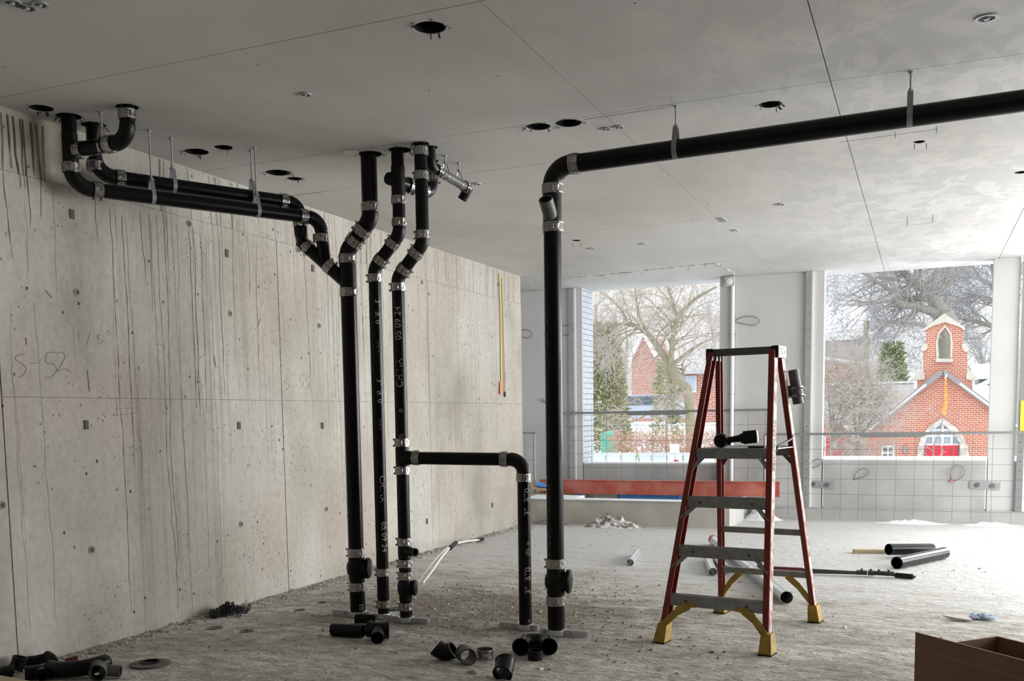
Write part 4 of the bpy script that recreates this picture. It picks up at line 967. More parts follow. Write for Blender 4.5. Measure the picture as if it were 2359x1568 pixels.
for z in (0.012, 0.050): MB().hollow([V((c.x, c.y, z - 0.005)), V((c.x, c.y, z + 0.005))], 0.0525, 0.050, 36).build('clamp_band', 'stainless', t); MB().box((c.x + 0.03, c.y - 0.048, z), (0.026, 0.012, 0.012)).build('clamp_screw', 'stainless', t, smooth=0)
c = FL(1152, 1540, 0.062); fitting('elbow_fitting', [(arc(c + V((0.0, 0.03, 0)), vd * 0.6 + V((0, 0, -0.8)) * 0.5, vs2 * 0.3 - vd * 0.8 + V((0, 0, 0.4)), 0.062, -0.1, 1.7, 8), 0.054)], 'fat black elbow nearest the camera, mouth tipped down', group=gF)
e0, e1 = FL(1206, 1484, 0.058), FL(1258, 1486, 0.058); mm_ = (e0 + e1) / 2; ev = V((-mm_.x, -mm_.y, 0)).normalized(); es = V((-ev.y, ev.x, 0))
fitting('return_bend', [([mm_ - es * 0.085 + ev * 0.05] + arc(mm_ - ev * 0.01, -es, -ev, 0.078, 0.0, math.pi, 12) + [mm_ + es * 0.085 + ev * 0.05], 0.052)], 'wide black double elbow lying before the right risers', group=gF)
c = FL(1233, 1508, 0.028); t = MB().hollow([V((c.x, c.y, 0.001)), V((c.x, c.y, 0.058))], 0.046, 0.041, 32).build('pipe_ring', 'cast_iron_worn', base=True); tag(t, 'short black pipe ring standing before the double elbow', 'pipe ring')
# left corner heap
gL = 'loose cast iron fittings by the left wall'
c = FL(48, 1530, 0.05) + V((0, 0, 0)); fitting('elbow_fitting', [([c + V((-0.02, -0.02, -0.02)), c + V((-.01, -.01, 0.0)), c + V((0.0, 0.0, 0.045))], 0.042)], 'black elbow at far left with its mouth turned up', group=gL)
c = FL(85, 1520, 0.04); fitting('bend_fitting', [([c + V((-0.08, -0.10, 0.0)), c, c + V((0.05, 0.06, 0.012))], 0.030)], 'thin black bend lying behind the left fitting heap', group=gL)
c = FL(106, 1523, 0.04); fitting('elbow_fitting', [(arc(c + V((0.02, -0.02, 0.0)), (-0.6, 0.4, 0.7), (1, 0.2, 0.1), 0.045, 0.3, 1.6, 7), 0.033)], 'small black elbow with mouth to the right, rear of left heap', group=gL)
c = FL(97, 1546, 0.040); vd = V((-c.x, -c.y, 0)).normalized(); vs2 = V((-vd.y, vd.x, 0)); fitting('wye_fitting', [([c + vs2 * 0.08 , c, c - vs2 * 0.09], 0.040), ([c, c + vd * 0.085], 0.034)], 'black tee with round mouth facing the camera, left heap', group=gL)
c = FL(165, 1540, 0.05); fitting('long_bend', [(smoothpath([c + V((-0.13, -0.035, 0)), c + V((-0.04, -0.03, 0.0)), c + V((0.06, 0.02, 0.006)), c + V((0.105, 0.11, 0.012)), c + V((0.10, 0.15, 0.01))], 5), 0.047)], 'long swept black bend in the middle of the left heap', group=gL)
c = FL(232, 1543, 0.05); vd = V((-c.x, -c.y, 0)).normalized(); vs2 = V((-vd.y, vd.x, 0)); fitting('tee_fitting', [([c + vd * 0.065 - vs2 * 0.02, c, c - vd * 0.06 - vs2 * 0.02], 0.047), ([c, c + vs2 * 0.105 + vd * 0.03 - V((0, 0, 0.01))], 0.034)], 'worn black tee with a see-through mouth, right end of left heap', group=gL, m='iron_dusty')
c = FL(20, 1552, 0.03); fitting('elbow_fitting', [(arc(c, (0.5, -0.5, 0.5), (-0.6, -0.5, 0), 0.05, -0.6, 0.9, 7), 0.034)], 'black elbow partly hidden at the very left edge', group=gL)
c = FL(346, 1526, 0.012); t = thing('floor_flange', (c.x, c.y, 0), 'flat dark ring flange lying on the dusty floor at left', 'flange')
MB().lathe([(0.055, 0.003), (0.118, 0.003), (0.120, 0.010), (0.088, 0.016), (0.066, 0.017), (0.055, 0.014), (0.055, 0.003)], 40, Matrix.Translation((c.x, c.y, 0)), cap=False).build('plate', 'iron_dusty', t)
MB().hollow([V((c.x, c.y, 0.010)), V((c.x, c.y, 0.022))], 0.060, 0.052, 36).build('inner_lip', 'cast_iron_worn', t)
c = FL(913, 1402, 0.005); t = MB().hollow([V((c.x, c.y, 0.001)), V((c.x, c.y, 0.012))], 0.055, 0.042, 32).build('gasket_ring', 'iron_dusty', base=True); tag(t, 'thin dark gasket ring on the dirt behind the third riser', 'gasket')
# chain pile by the wall: interlocked links
ch_ = thing('chain', FL(520, 1418), 'rusty steel chain heaped against the left wall', 'chain'); rr = random.Random(5)
lk = MB(); pts = [V((0.011 * math.cos(a) , 0.020 * math.sin(a), 0)) for a in [2 * math.pi * k / 10 for k in range(11)]]; lk.tube(pts, 0.0045, 6, cap=False); lkm = lk.mesh('link', 'steel_dark', 40)
c = FL(525, 1415)
for k in range(130):
    f = rr.random(); x = c.x + rr.gauss(0, 0.045); y = c.y + rr.gauss(0, 0.09); h = max(0.0, 0.075 * math.exp(-((x - c.x) ** 2 + (y - c.y) ** 2) / 0.012)); x = max(x, WX + 0.03)
    q = Quaternion((rr.random() - .5, rr.random() - .5, rr.random() - .5, rr.random() - .5)).normalized(); shared('link', lkm, ch_, (x, y, 0.012 + h * rr.random()), q)
# small red tube by the wall
a = FL(150, 1522, 0.02); t = MB().tube([a, a + V((0.05, 0.05, 0.012))], 0.016, 12); t = t.build('marker_can', 'wine_paint', base=True); tag(t, 'small dark red paint tube lying by the left wall', 'tube')
# right floor: conduits, ducts, pipes
a, b = FL(1643, 1242, 0.055), FL(1812, 1376, 0.055); CT = thing('metal_tube', (b.x, b.y, 0), 'long galvanized metal tube lying under the ladder', 'metal tube')
MB().hollow([a, b], 0.050, 0.0465, 32).build('tube', 'galvanized', CT); o = MB().hollow([a - (b - a).normalized() * 0.002, a + (b - a).normalized() * 0.10], 0.052, 0.046, 32).build('painted_end', 'beam_red', CT)
for f in (0.35, 0.62): MB().hollow([a.lerp(b, f), a.lerp(b, f) + (b - a).normalized() * 0.006], 0.0512, 0.049, 32).build('seam', 'galv_plain', CT)
a, b = FL(1672, 1285, 0.045), FL(1697, 1312, 0.045); hpipe('metal_tube', a + V((-0.13, 0.16, 0)), b + V((-0.10, 0, 0)), 0.040, 'short bright duct piece beside the long tube under the ladder', 'metal tube', 'galvanized', 0.002)
a, b = FL(1660, 1290, 0.04), FL(1676, 1318, 0.04); hpipe('metal_tube', a + V((-0.16, 0.16, 0)), b + V((-0.13, 0, 0)), 0.036, 'second bright duct piece, left of its twin behind the ladder leg', 'metal tube', 'galvanized', 0.002)
c = FL(1755, 1284, 0.04); dv = V((0.3, -0.95, 0)); hpipe('metal_ring', c, c + dv * 0.05, 0.040, 'short shiny metal ring standing alone behind the ladder', 'metal ring', 'galvanized', 0.002)
a, b = FL(1466, 1276, 0.035), FL(1452, 1295, 0.035); hpipe('metal_tube', a + (a - b) * 0.25, b, 0.034, 'short galvanized tube lying alone left of the ladder', 'metal tube', 'galvanized', 0.003)
a, b = FL(2048, 1261, 0.09), FL(2146, 1258, 0.085); hpipe('black_pipe', V((a.x, a.y, 0.058)) + V((0, -.12, .03)), V((b.x, b.y, 0.058)), 0.056, 'farther black pipe length resting on the wood strip', 'pipe', 'cast_iron', 0.007)
a, b = FL(2066, 1296, 0.057), FL(2175, 1273, 0.057); hpipe('black_pipe', a, b, 0.057, 'nearer black pipe length lying alone on the frosty floor', 'pipe', 'cast_iron', 0.007)
a, b = FL(1966, 1270, 0.015), FL(2150, 1271, 0.015); t = MB().bar(V((a.x, a.y, 0.019)), V((b.x, b.y, 0.019)), 0.085, 0.038).build('wood_strip', 'lumber', smooth=0, base=True); tag(t, 'pale wood strip lying under the farther black pipe', 'lumber')
# pipe cutter: two long handles, jaw head, hinged links
h0, h1 = FL(1740, 1308, 0.035), FL(1985, 1318, 0.035); cdv = (h1 - h0).normalized(); cs_ = V((-cdv.y, cdv.x, 0))
PC = thing('chain_pipe_cutter', (h1.x, h1.y, 0), 'long-handled chain pipe cutter lying right of the ladder', 'pipe cutter')
for s, zz_ in ((-1, 0.022), (1, 0.034)):
    p0 = h0 + cs_ * s * 0.06; p0.z = zz_; p1 = h1 + cs_ * s * 0.022; p1.z = 0.03; MB().tube([p0, p0.lerp(p1, 0.45), p1], [0.014, 0.012, 0.011], 12).build('handle', 'steel_dark', PC)
    MB().tube([p0, p0.lerp(p1, 0.45)], 0.0165, 12).build('grip', 'wine_paint', PC)
for f, L, w in ((0.0, 0.09, 0.06), (0.075, 0.05, 0.085), (0.14, 0.10, 0.035), (0.22, 0.09, 0.055)):
    p = h1 + cdv * f; MB().bar(V((p.x, p.y, 0.035)) - cdv * L / 2, V((p.x, p.y, 0.035)) + cdv * L / 2, w, 0.035).build('jaw', 'steel_dark', PC, smooth=0)
    MB().tube([V((p.x, p.y, 0.02)), V((p.x, p.y, 0.068))], 0.011, 10).build('pivot_bolt', 'steel_dark', PC)
l0 = h1 + cdv * 0.27; l1 = FL(2104, 1329, 0.02); nL = 9
for k in range(nL):
    p = V(l0).lerp(V(l1), (k + 0.5) / nL); p.z = 0.022; e = (V((l1.x - l0.x, l1.y - l0.y, 0))).normalized(); es_ = V((-e.y, e.x, 0))
    o = MB()
    for s in (-1, 1): o.bar(p - e * 0.022 + es_ * s * 0.014, p + e * 0.022 + es_ * s * 0.014, 0.006, 0.020)
    o = o.build('chain_link', 'steel_dark', PC, smooth=0); MB().tube([p + V((0, 0, -0.02)), p + V((0, 0, 0.024))], 0.009, 10).build('cutter_wheel', 'steel_dark', o)
# rag, cardboard flap, scraps
c = FL(2265, 1424); rg = MB(); rr = random.Random(8); n = 11; q = []
for i in range(n):
    for j in range(n):
        u_, v_ = i / (n - 1) - .5, j / (n - 1) - .5; e = 1 - max(abs(u_), abs(v_)) * 1.6
        q.append((c.x + u_ * 0.15 + rr.gauss(0, .006), c.y + v_ * 0.17 + rr.gauss(0, .006), 0.004 + max(0, e) * 0.02 + rr.random() * 0.018))
rg.add(q, [(i * n + j, (i + 1) * n + j, (i + 1) * n + j + 1, i * n + j + 1) for i in range(n - 1) for j in range(n - 1)])
o = rg.build('rag', 'rag_blue', smooth=60, base=True); tag(o, 'crumpled pale blue rag on the floor at right', 'rag')
a, b, c, d = FL(2170, 1418, 0.03), FL(2198, 1429, 0.004), FL(2242, 1430, 0.01), FL(2225, 1416, 0.018)
o = MB().add([a, b, c, d] + [p + V((0, 0, 0.004)) for p in (a, b, c, d)], [(3, 2, 1, 0), (4, 5, 6, 7), (0, 1, 5, 4), (1, 2, 6, 5), (2, 3, 7, 6), (3, 0, 4, 7)]).build('cardboard_scrap', 'curb_concrete', smooth=0, base=True); tag(o, 'thin curled board scrap beside the blue rag', 'scrap')
for px, py, sz, m, lb, nm in ((1243, 1541, 0.028, 'paper', 'white torn flake on the floor before the double elbow', 'paper_flake'), (1945, 1445, 0.024, 'paper', 'white chip on the floor right of the ladder foot', 'plaster_chip'), (2272, 1317, 0.022, 'paper', 'pale chip on the frosty floor right of the black pipes', 'plaster_chip'), (2257, 1310, 0.02, 'rubble', 'dark crumb beside the pale chip near the black pipes', 'stone'), (1092, 1549, 0.042, 'rubble', 'flat grey stone before the upright elbow', 'stone'), (1640, 1502, 0.022, 'hole_grey', 'dark plastic bit on the floor before the ladder', 'plastic_bit'), (1600, 1488, 0.015, 'rubble', 'small stone before the ladder, left of the plastic bit', 'stone'), (975, 1478, 0.018, 'rubble', 'small stone left of the eighth bend', 'stone')):
    p = FL(px, py); o = MB().rock((p.x, p.y, 0.001), sz, random.Random(px), 0.45).build(nm, m, smooth=0, base=True); tag(o, lb, nm.split('_')[-1])
# white tubes lying out of the dirt
HS = thing('flexible_tube_pair', FL(965, 1340), 'pair of white plastic tubes rising in an arc, taped together at one end', 'plastic tube')
for k, off in enumerate((0.0, 0.05)):
    pts = [FL(962, 1342, 0.01) + V((off, 0, 0)), FL(985, 1312, 0.10) + V((off, 0, 0)), FL(1010, 1282, 0.16) + V((off * .7, 0, 0)), FL(1040, 1256, 0.16), FL(1075, 1246, 0.10), FL(1108, 1243, 0.03)]
    if k: pts = pts[:4]
    MB().tube(smoothpath(pts, 6), 0.011, 10).build('tube', 'translucent_tube', HS)
MB().tube([FL(1036, 1262, 0.16), FL(1050, 1250, 0.15)], 0.024, 10).build('tape_wrap', 'black_plastic', HS); MB().tube([FL(1100, 1244, 0.04), FL(1112, 1241, 0.03)], 0.022, 10).build('tape_wrap', 'black_plastic', HS)
# pallet corner, bottom left
pz_ = 0.12; a, b = FL(-30, 1548, pz_), FL(90, 1570, pz_); e = (b - a).normalized(); e.z = 0; nn = V((e.y, -e.x, 0)).normalized()
PL = thing('wood_pallet', ((a.x + b.x) / 2, (a.y + b.y) / 2, 0), 'corner of a rough wooden pallet at the bottom left edge', 'pallet')
for k in range(4):
    o0 = a + nn * (0.055 + k * 0.125); MB().bar(V((o0.x, o0.y, pz_ - 0.010)) - e * 0.02, V((o0.x, o0.y, pz_ - 0.010)) + e * (b - a).length, 0.10, 0.018).build('deck_board', 'lumber', PL, smooth=0)
for f in (0.12, 0.5, 0.92): p = a + e * (b - a).length * f + nn * 0.07; MB().box((p.x, p.y, 0.050), (0.10, 0.12, 0.098), Matrix.Rotation(math.atan2(e.y, e.x), 3, 'Z')).build('block', 'lumber', PL, smooth=0)
# cardboard box, bottom right
k0 = FL(2110, 1456, 0.52); bx = V((0.70, -0.714, 0)); by = V((0.68, 0.733, 0)).normalized(); bh, bw, bd_ = 0.452, 0.62, 0.48; k0.z = 0
CBX = thing('cardboard_box', (k0.x, k0.y, 0), 'open brown cardboard box at the bottom right corner', 'box')
def wallp(p, d, L, z0, z1, n, nm='side'): 
    c = V(p) + V(d) * L / 2; o = MB().bar(V((p[0], p[1], (z0 + z1) / 2)), V((p[0], p[1], (z0 + z1) / 2)) + V(d) * L, 0.006, z1 - z0).build(nm, 'cardboard', CBX, smooth=0); 
    MB().bar(V((p[0], p[1], z1 + 0.0005)), V((p[0], p[1], z1 + 0.0005)) + V(d) * L, 0.0065, 0.002).build('cut_edge', 'cardboard_edge', o, smooth=0); return o
wallp(k0, bx, bw, 0, bh - 0.001, 0); wallp(k0, by, bd_, 0, bh, 0); wallp(k0 + bx * bw, by, bd_, 0, bh, 0); wallp(k0 + by * bd_, bx, bw, 0, bh, 0)
wallp(k0 + V((0, 0, 0)), bx, bw, bh + 0.001, 0.52, 0, 'flap'); wallp(k0 + by * bd_ + bx * 0.15, bx, bw - 0.15, bh + 0.001, 0.545, 0, 'flap')
MB().add([k0 + V((0, 0, .004)), k0 + bx * bw + V((0, 0, .004)), k0 + bx * bw + by * bd_ + V((0, 0, .004)), k0 + by * bd_ + V((0, 0, .004))] + [k0 + V((0, 0, .0)), k0 + bx * bw, k0 + bx * bw + by * bd_, k0 + by * bd_], [(0, 1, 2, 3), (7, 6, 5, 4)]).build('bottom', 'cardboard', CBX, smooth=0)

# crumbs of concrete and grit strewn on the floor
rr = random.Random(11); gb = MB(); gw = MB()
for k in range(6500):
    m = rr.random()
    if m < 0.35: x, y = WX + abs(rr.gauss(0, 0.10)) + 0.01, rr.uniform(3.6, 12.2)
    elif m < 0.75: x, y = rr.gauss(-3.0, 0.85), rr.gauss(6.7, 0.75)
    else: x, y = rr.uniform(-4.8, 1.2), rr.uniform(4.2, 12.3)
    if x < WX + 0.01 or y < 3: continue
    if m > 0.75 and rr.random() < 0.55: continue
    s = (0.0035 + 0.015 * rr.random() ** 4) * (1.3 if m < 0.35 else (0.7 if m > 0.75 else 1))
    (gb if rr.random() < 0.8 else gw).rock((x, y, 0.0), s, rr, 0.7)
o = gb.build('concrete_crumbs', 'rubble', smooth=0); tag(o, 'dark concrete crumbs and grit strewn over the floor', 'debris', kind='stuff')
o = gw.build('pale_crumbs', 'curb_concrete', smooth=0); tag(o, 'pale mortar crumbs strewn over the floor', 'debris', kind='stuff')

# ================================================================ FAR BAYS
def mound(name, c, rx, ry, h, m, label, cat, seed, n=22, rough=0.35):
    rr = random.Random(seed); b = MB(); q = []
    for i in range(n):
        for j in range(n):
            u_, v_ = 2 * i / (n - 1) - 1, 2 * j / (n - 1) - 1; d = min(1, math.hypot(u_, v_))
            z = h * (math.cos(d * math.pi) * 0.5 + 0.5) * (1 + rr.gauss(0, rough)) if d < 1 else -0.004
            q.append((c[0] + u_ * rx + rr.gauss(0, rx * 0.02), c[1] + v_ * ry, c[2] + max(z, -0.004)))
    b.add(q, [(i * n + j, (i + 1) * n + j, (i + 1) * n + j + 1, i * n + j + 1) for i in range(n - 1) for j in range(n - 1)])
    o = b.build(name, m, smooth=50 if rough < .3 else 20, base=True); tag(o, label, cat); return o
mound('snow_pile', (-1.98, 13.70, 0), 0.30, 0.19, 0.15, 'snow', 'pile of white snow in the corner beside the curb end', 'snow', 2, rough=0.22)
p = FL(1410, 1213); mound('debris_heap', (p.x, 12.34, 0), 0.52, 0.17, 0.085, 'dirty_snow', 'low heap of snowy rubble before the concrete curb', 'debris heap', 4, rough=0.55)
p = FL(1236, 1201); mound('grit_heap', (-4.55, 12.42, 0), 0.30, 0.10, 0.05, 'rubble', 'low line of grit against the curb beside the wall end', 'debris heap', 6, rough=0.55)
for x0, x1, lb, sd in ((-0.6, 0.35, 'thin drift of snow along the far right wall foot', 9), (0.45, 1.15, 'snow drift at the far wall foot by the right edge', 10)):
    mound('snow_drift', ((x0 + x1) / 2, 13.72, 0), (x1 - x0) / 2, 0.14, 0.035, 'snow', lb, 'snow', sd, rough=0.3)
# red steel beam resting on the curb end
za = 0.328; zb_ = W(1500, 1106, 13.55).z; xb0, xb1 = -5.1, W(1797, 1120, 13.55).x
RB = thing('steel_beam', ((xb0 + xb1) / 2, 13.55, 0.33), 'long red steel beam lying across the raised curb bay', 'steel beam')
H_ = zb_ - za
MB().box2((xb0, 13.50, za), (xb1, 13.512, zb_)).build('web', 'beam_red', RB, smooth=0)
for z0, z1 in ((za, za + 0.012), (zb_ - 0.012, zb_)): MB().box2((xb0, 13.485, z0), (xb1, 13.58, z1)).build('flange', 'beam_red', RB, smooth=0)
blk = MB().box2((xb0 + 0.1, 13.47, 0.20), (xb0 + 0.35, 13.60, za)).build('timber_block', 'lumber', smooth=0, base=True); tag(blk, 'timber block under the left end of the red beam', 'lumber')
# what lies in the raised bay
x0, x1 = W(1426, 1142, 13.6).x, W(1563, 1142, 13.6).x
o = MB().box2((x0, 13.60, 0.20), (x1, 13.76, 0.40)).build('tarp_bundle', 'blue_tarp', smooth=0, base=True); tag(o, 'bright blue tarp bundle under the red beam', 'tarp')
x0, x1 = W(1386, 1142, 13.62).x, W(1424, 1142, 13.62).x; o = MB().box2((x0, 13.62, 0.20), (x1, 13.76, 0.39)).build('concrete_block', 'sill_concrete', smooth=0, base=True); tag(o, 'grey concrete block beside the blue bundle', 'block')
x0, x1 = W(1366, 1142, 13.6).x, W(1385, 1142, 13.6).x; o = MB().box2((x0, 13.60, 0.20), (x1, 13.75, 0.39)).build('concrete_block', 'curb_concrete', smooth=0, base=True); tag(o, 'dark narrow block between bent plywood and grey block', 'block')
pw = [W(px, py, 13.66) for px, py in ((1296, 1128), (1312, 1138), (1334, 1147), (1352, 1144), (1364, 1128))]
b = MB().strap(pw, (0, 1, 0), 0.12, 0.022); o = b.build('bent_plywood', 'plywood', base=True); tag(o, 'sagging curved sheet of plywood left of the blocks', 'plywood')
pw = [W(px, py, 13.66) for px, py in ((1318, 1128), (1334, 1140), (1348, 1138))]; o = MB().strap(pw, (0, 1, 0), 0.10, 0.02).build('tarp_scrap', 'blue_tarp', base=True); tag(o, 'small blue tarp scrap lying in the bent plywood', 'tarp')
pw = [W(px, py, 13.3) for px, py in ((1222, 1117), (1235, 1124), (1250, 1127), (1290, 1130))]; o = MB().strap(pw, (0, 1, 0), 0.25, 0.03).build('plywood_strip', 'plywood', base=True); tag(o, 'curved plywood strip at the left end of the raised bay', 'plywood')
pw = [W(px, py, 13.3) for px, py in ((1238, 1116), (1252, 1120), (1290, 1123))]; o = MB().strap(pw, (0, 1, 0), 0.2, 0.03).build('tarp_scrap', 'blue_tarp', base=True); tag(o, 'blue tarp strip at the left end of the raised bay', 'tarp')
o = MB().box2((-5.15, 13.16, 0.20), (-4.80, 13.44, 0.345)).build('timber_block', 'lumber', smooth=0, base=True); tag(o, 'timber blocks under the curved plywood at the left bay end', 'lumber')
o = MB().box2((-5.0, 12.76, 0.20), (-4.30, 13.15, 0.335)).build('snowy_board_stack', 'snow', smooth=0, base=True); tag(o, 'low stack of boards topped with snow behind the curb', 'boards')

# ---- mesh guard panels
def guard(name, x0, x1, z0, z1, y, label, plate=None, dx=0.222, dz=0.198, post='both'):
    t = thing(name, ((x0 + x1) / 2, y, z0), label, 'guard rail', 'wire mesh guard panels')
    MB().bar((x0, y, z1), (x1, y, z1), 0.030, 0.030).build('top_rail', 'strap_grey', t, smooth=0)
    if post in ('both', 'left'): MB().bar((x0 + 0.015, y, z0), (x0 + 0.015, y, z1 - 0.015), 0.028, 0.028).build('post', 'strap_grey', t, smooth=0)
    if post in ('both', 'right'): MB().bar((x1 - 0.015, y, z0), (x1 - 0.015, y, z1 - 0.015), 0.028, 0.028).build('post', 'strap_grey', t, smooth=0)
    if plate: 
        a, b = plate; MB().add([(a, y - 0.018, z1 + 0.014), (b, y - 0.018, z1 + 0.014), (b - 0.13, y - 0.018, z1 - 0.048), (a + 0.13, y - 0.018, z1 - 0.048), (a, y - 0.014, z1 + 0.014), (b, y - 0.014, z1 + 0.014), (b - 0.13, y - 0.014, z1 - 0.048), (a + 0.13, y - 0.014, z1 - 0.048)], [(3, 2, 1, 0), (4, 5, 6, 7), (0, 1, 5, 4), (1, 2, 6, 5), (2, 3, 7, 6), (3, 0, 4, 7)]).build('nameplate', 'strap_grey', t, smooth=0)
    rr = random.Random(int(x0 * 100)); w = MB(); x = x0 + 0.10
    while x < x1 - 0.05: w.tube([(x, y, z1 - 0.01), (x + rr.gauss(0, .006), y + rr.gauss(0, .004), (z0 + z1) / 2), (x + rr.gauss(0, .004), y, z0)], 0.0026, 5); x += dx
    z = z1 - dz
    while z > z0 + 0.02: w.tube([(x0 + 0.02, y, z), ((x0 + x1) / 2, y + rr.gauss(0, .004), z + rr.gauss(0, .004)), (x1 - 0.02, y, z)], 0.0026, 5); z -= dz
    w.build('wire_mesh', 'wire', t); return t
YG = 13.83
guard('guard_panel', -4.95, -1.84, 0.205, W(1500, 948, YG).z, YG, 'taller wire mesh guard panel across the left window bay', (W(1430, 950, YG).x, W(1600, 948, YG).x))
YG2 = 13.80
guard('guard_panel', W(1760, 1000, YG2).x, 1.65, 0.03, W(2050, 998, YG2).z, YG2, 'lower wire mesh guard panel before the right window bay', (W(1965, 997, YG2).x, W(2150, 997, YG2).x))
guard('guard_panel', -6.4, W(1233, 997, 13.75).x, 0.205, W(1230, 997, 13.75).z, 13.75, 'end of a mesh guard panel showing past the left wall corner', None, post='right')
# ---- steel channels standing on the panels
def channel(px, py, y, w, label, z0=0.165, m='galv_plain', ztop=ZC, holes=True):
    x = W(px, py, y).x; t = thing('steel_channel', (x, y, z0), label, 'steel channel', 'slotted steel channels')
    MB().box2((x - w / 2, y - 0.012, z0), (x + w / 2, y + 0.03, ztop - 0.002)).build('channel', m, t, smooth=0)
    MB().box2((x + w / 2 + 0.002, y + 0.0, z0), (x + w / 2 + 0.03, y + 0.03, ztop - 0.002)).build('lip', 'white_plastic', t, smooth=0)
    if holes:
        for k in range(10): z = z0 + 0.05 + k * 0.115; MB().tube([(x, y - 0.016, z), (x, y - 0.0125, z)], 0.008, 8).build('bolt', 'stainless', t)
    return t
channel(1861, 850, YF - 0.032, 0.075, 'galvanized slotted channel on the pillar between the windows')
channel(1317, 850, YF - 0.032, 0.065, 'galvanized slotted channel left of the left window')
channel(2357, 850, YF - 0.032, 0.075, 'dark slotted channel at the right frame edge', m='strap_grey')
x = W(2357, 955, YF - 0.06).x; o = MB().box2((x - 0.03, YF - 0.052, W(2357, 992, YF - .06).z), (x + 0.20, YF - 0.047, W(2357, 922, YF - .06).z)).build('warning_label', 'label_yellow', smooth=0); tag(o, 'yellow warning label on the right edge channel', 'label')
# conduit and junction box on the window pillar
x = W(1687, 800, YF - 0.125).x; CN = thing('conduit', (x, YF - 0.13, 0.0), 'pale vertical conduit on the pillar right of the left window', 'conduit')
MB().tube([(x, YF - 0.128, 0.33), (x, YF - 0.128, ZC - 0.09)], 0.024, 14).build('pipe', 'white_plastic', CN)
for z in (0.9, 1.7, 2.5): MB().box((x, YF - 0.115, z), (0.085, 0.02, 0.025)).build('clip', 'galv_plain', CN, smooth=0)
x = W(1681, 646, YF - 0.14).x; t = thing('junction_box', (x, YF - 0.13, 3.15), 'grey junction box at the head of the pillar conduit', 'junction box')
MB().box((x, YF - 0.145, ZC - 0.075), (0.125, 0.075, 0.13)).build('box', 'grey_plastic', t, smooth=0); MB().lathe([(0.045, 0), (0.040, 0.012), (0.02, 0.018)], 20, Matrix.Translation((x, YF - 0.183, ZC - 0.075)) @ Matrix.Rotation(R(90), 4, 'X')).build('cover', 'white_plastic', t)
# lifting loops of wire cast in the panels
def loop(pts, label):
    y = YF - 0.03; P = [W(a, b, YF - 0.002 if i in (0, len(pts) - 1) else y) for i, (a, b) in enumerate(pts)]
    o = MB().tube(smoothpath(P, 6), 0.005, 7).build('wire_loop', 'wire'); tag(o, label, 'wire loop', 'lifting wire loops in the panels')
loop([(1202, 761), (1212, 759), (1223, 765), (1224, 773), (1216, 779), (1203, 776)], 'wire loop on the panel next to the left wall corner')
loop([(1297, 750), (1308, 749), (1320, 755), (1321, 763), (1312, 770), (1298, 772)], 'wire loop half hidden by the slotted channel left of the left window')
loop([(1692, 739), (1715, 729), (1740, 730), (1749, 740), (1738, 749), (1715, 746), (1693, 741)], 'wire loop high on the pillar between the windows')
loop([(1860, 1078), (1872, 1063), (1886, 1057), (1892, 1062), (1886, 1073), (1861, 1080)], 'wire loop low on the pillar beside the slotted channel')
loop([(1967, 1104), (1974, 1087), (1990, 1078), (2001, 1085), (1994, 1096), (1966, 1105)], 'left wire loop on the sill panel of the right window')
loop([(2193, 1107), (2190, 1088), (2200, 1073), (2218, 1075), (2222, 1090), (2210, 1103), (2194, 1108)], 'right wire loop on the sill panel, with a red tip')
loop([(1262, 930), (1248, 919), (1246, 922), (1257, 928)], 'small wire loop showing beside the thick right riser')
p = W(2193, 1107, YF - 0.012); o = MB().box(p, (0.035, 0.02, 0.035)).build('red_clip', 'pink', smooth=0); tag(o, 'small red clip at the foot of a sill wire loop', 'clip')
# joint plates with bolts
for a, b, lb in (((1858, 1108), (1921, 1123), 'steel joint plate bridging the left slit beside the right window'), ((2234, 1108), (2304, 1128), 'steel joint plate bridging the right slit below the right window')):
    p0, p1 = W(*a, YF - 0.008), W(*b, YF - 0.008); cx_, cz_ = (p0 + p1) / 2, 0; t = thing('joint_plate', cx_, lb, 'steel plate', 'bolted joint plates')
    Mz = Matrix.Rotation(0.045, 3, 'Y'); MB().box(cx_, ((p1.x - p0.x), 0.008, 0.098), Mz).build('plate', 'galv_plain', t, smooth=0)
    for f in (-0.25, 0.25): q = cx_ + V((f * (p1.x - p0.x), -0.004, -f * 0.02)); MB().tube([q, q + V((0, -0.012, 0))], 0.030, 16).build('washer', 'stainless', t); MB().tube([q + V((0, -0.012, 0)), q + V((0, -0.028, 0))], 0.015, 6).build('bolt', 'stainless', t)
# yellow strap with orange tag on the left wall end
SY = thing('hanging_strap', LW(1157, 905), 'yellow strap hanging on the left wall near its far end', 'strap')
MB().strap([LW(1149, 630) + V((0.012, 0, 0)), LW(1151, 700) + V((0.014, 0, 0)), LW(1152, 790) + V((0.012, 0, 0)), LW(1153, 880) + V((0.012, 0, 0))], (0, 1, 0), 0.022, 0.004).build('webbing', 'strap_yellow', SY)
MB().tube(smoothpath([LW(1152, 640) + V((0.02, 0, 0)), LW(1157, 790) + V((0.02, 0, 0)), LW(1160, 905) + V((0.02, 0, 0))], 6), 0.008, 8).build('cord', 'plywood', SY)
MB().strap([LW(1151, 880) + V((0.012, 0, 0)), LW(1150, 908) + V((0.02, 0, 0))], (0, 1, 0), 0.05, 0.004).build('tag', 'orange', SY, smooth=0)
MB().tube([LW(1160, 902) + V((0.02, 0, 0)), LW(1160, 914) + V((0.02, 0, 0))], 0.013, 8).build('hook', 'steel_dark', SY)

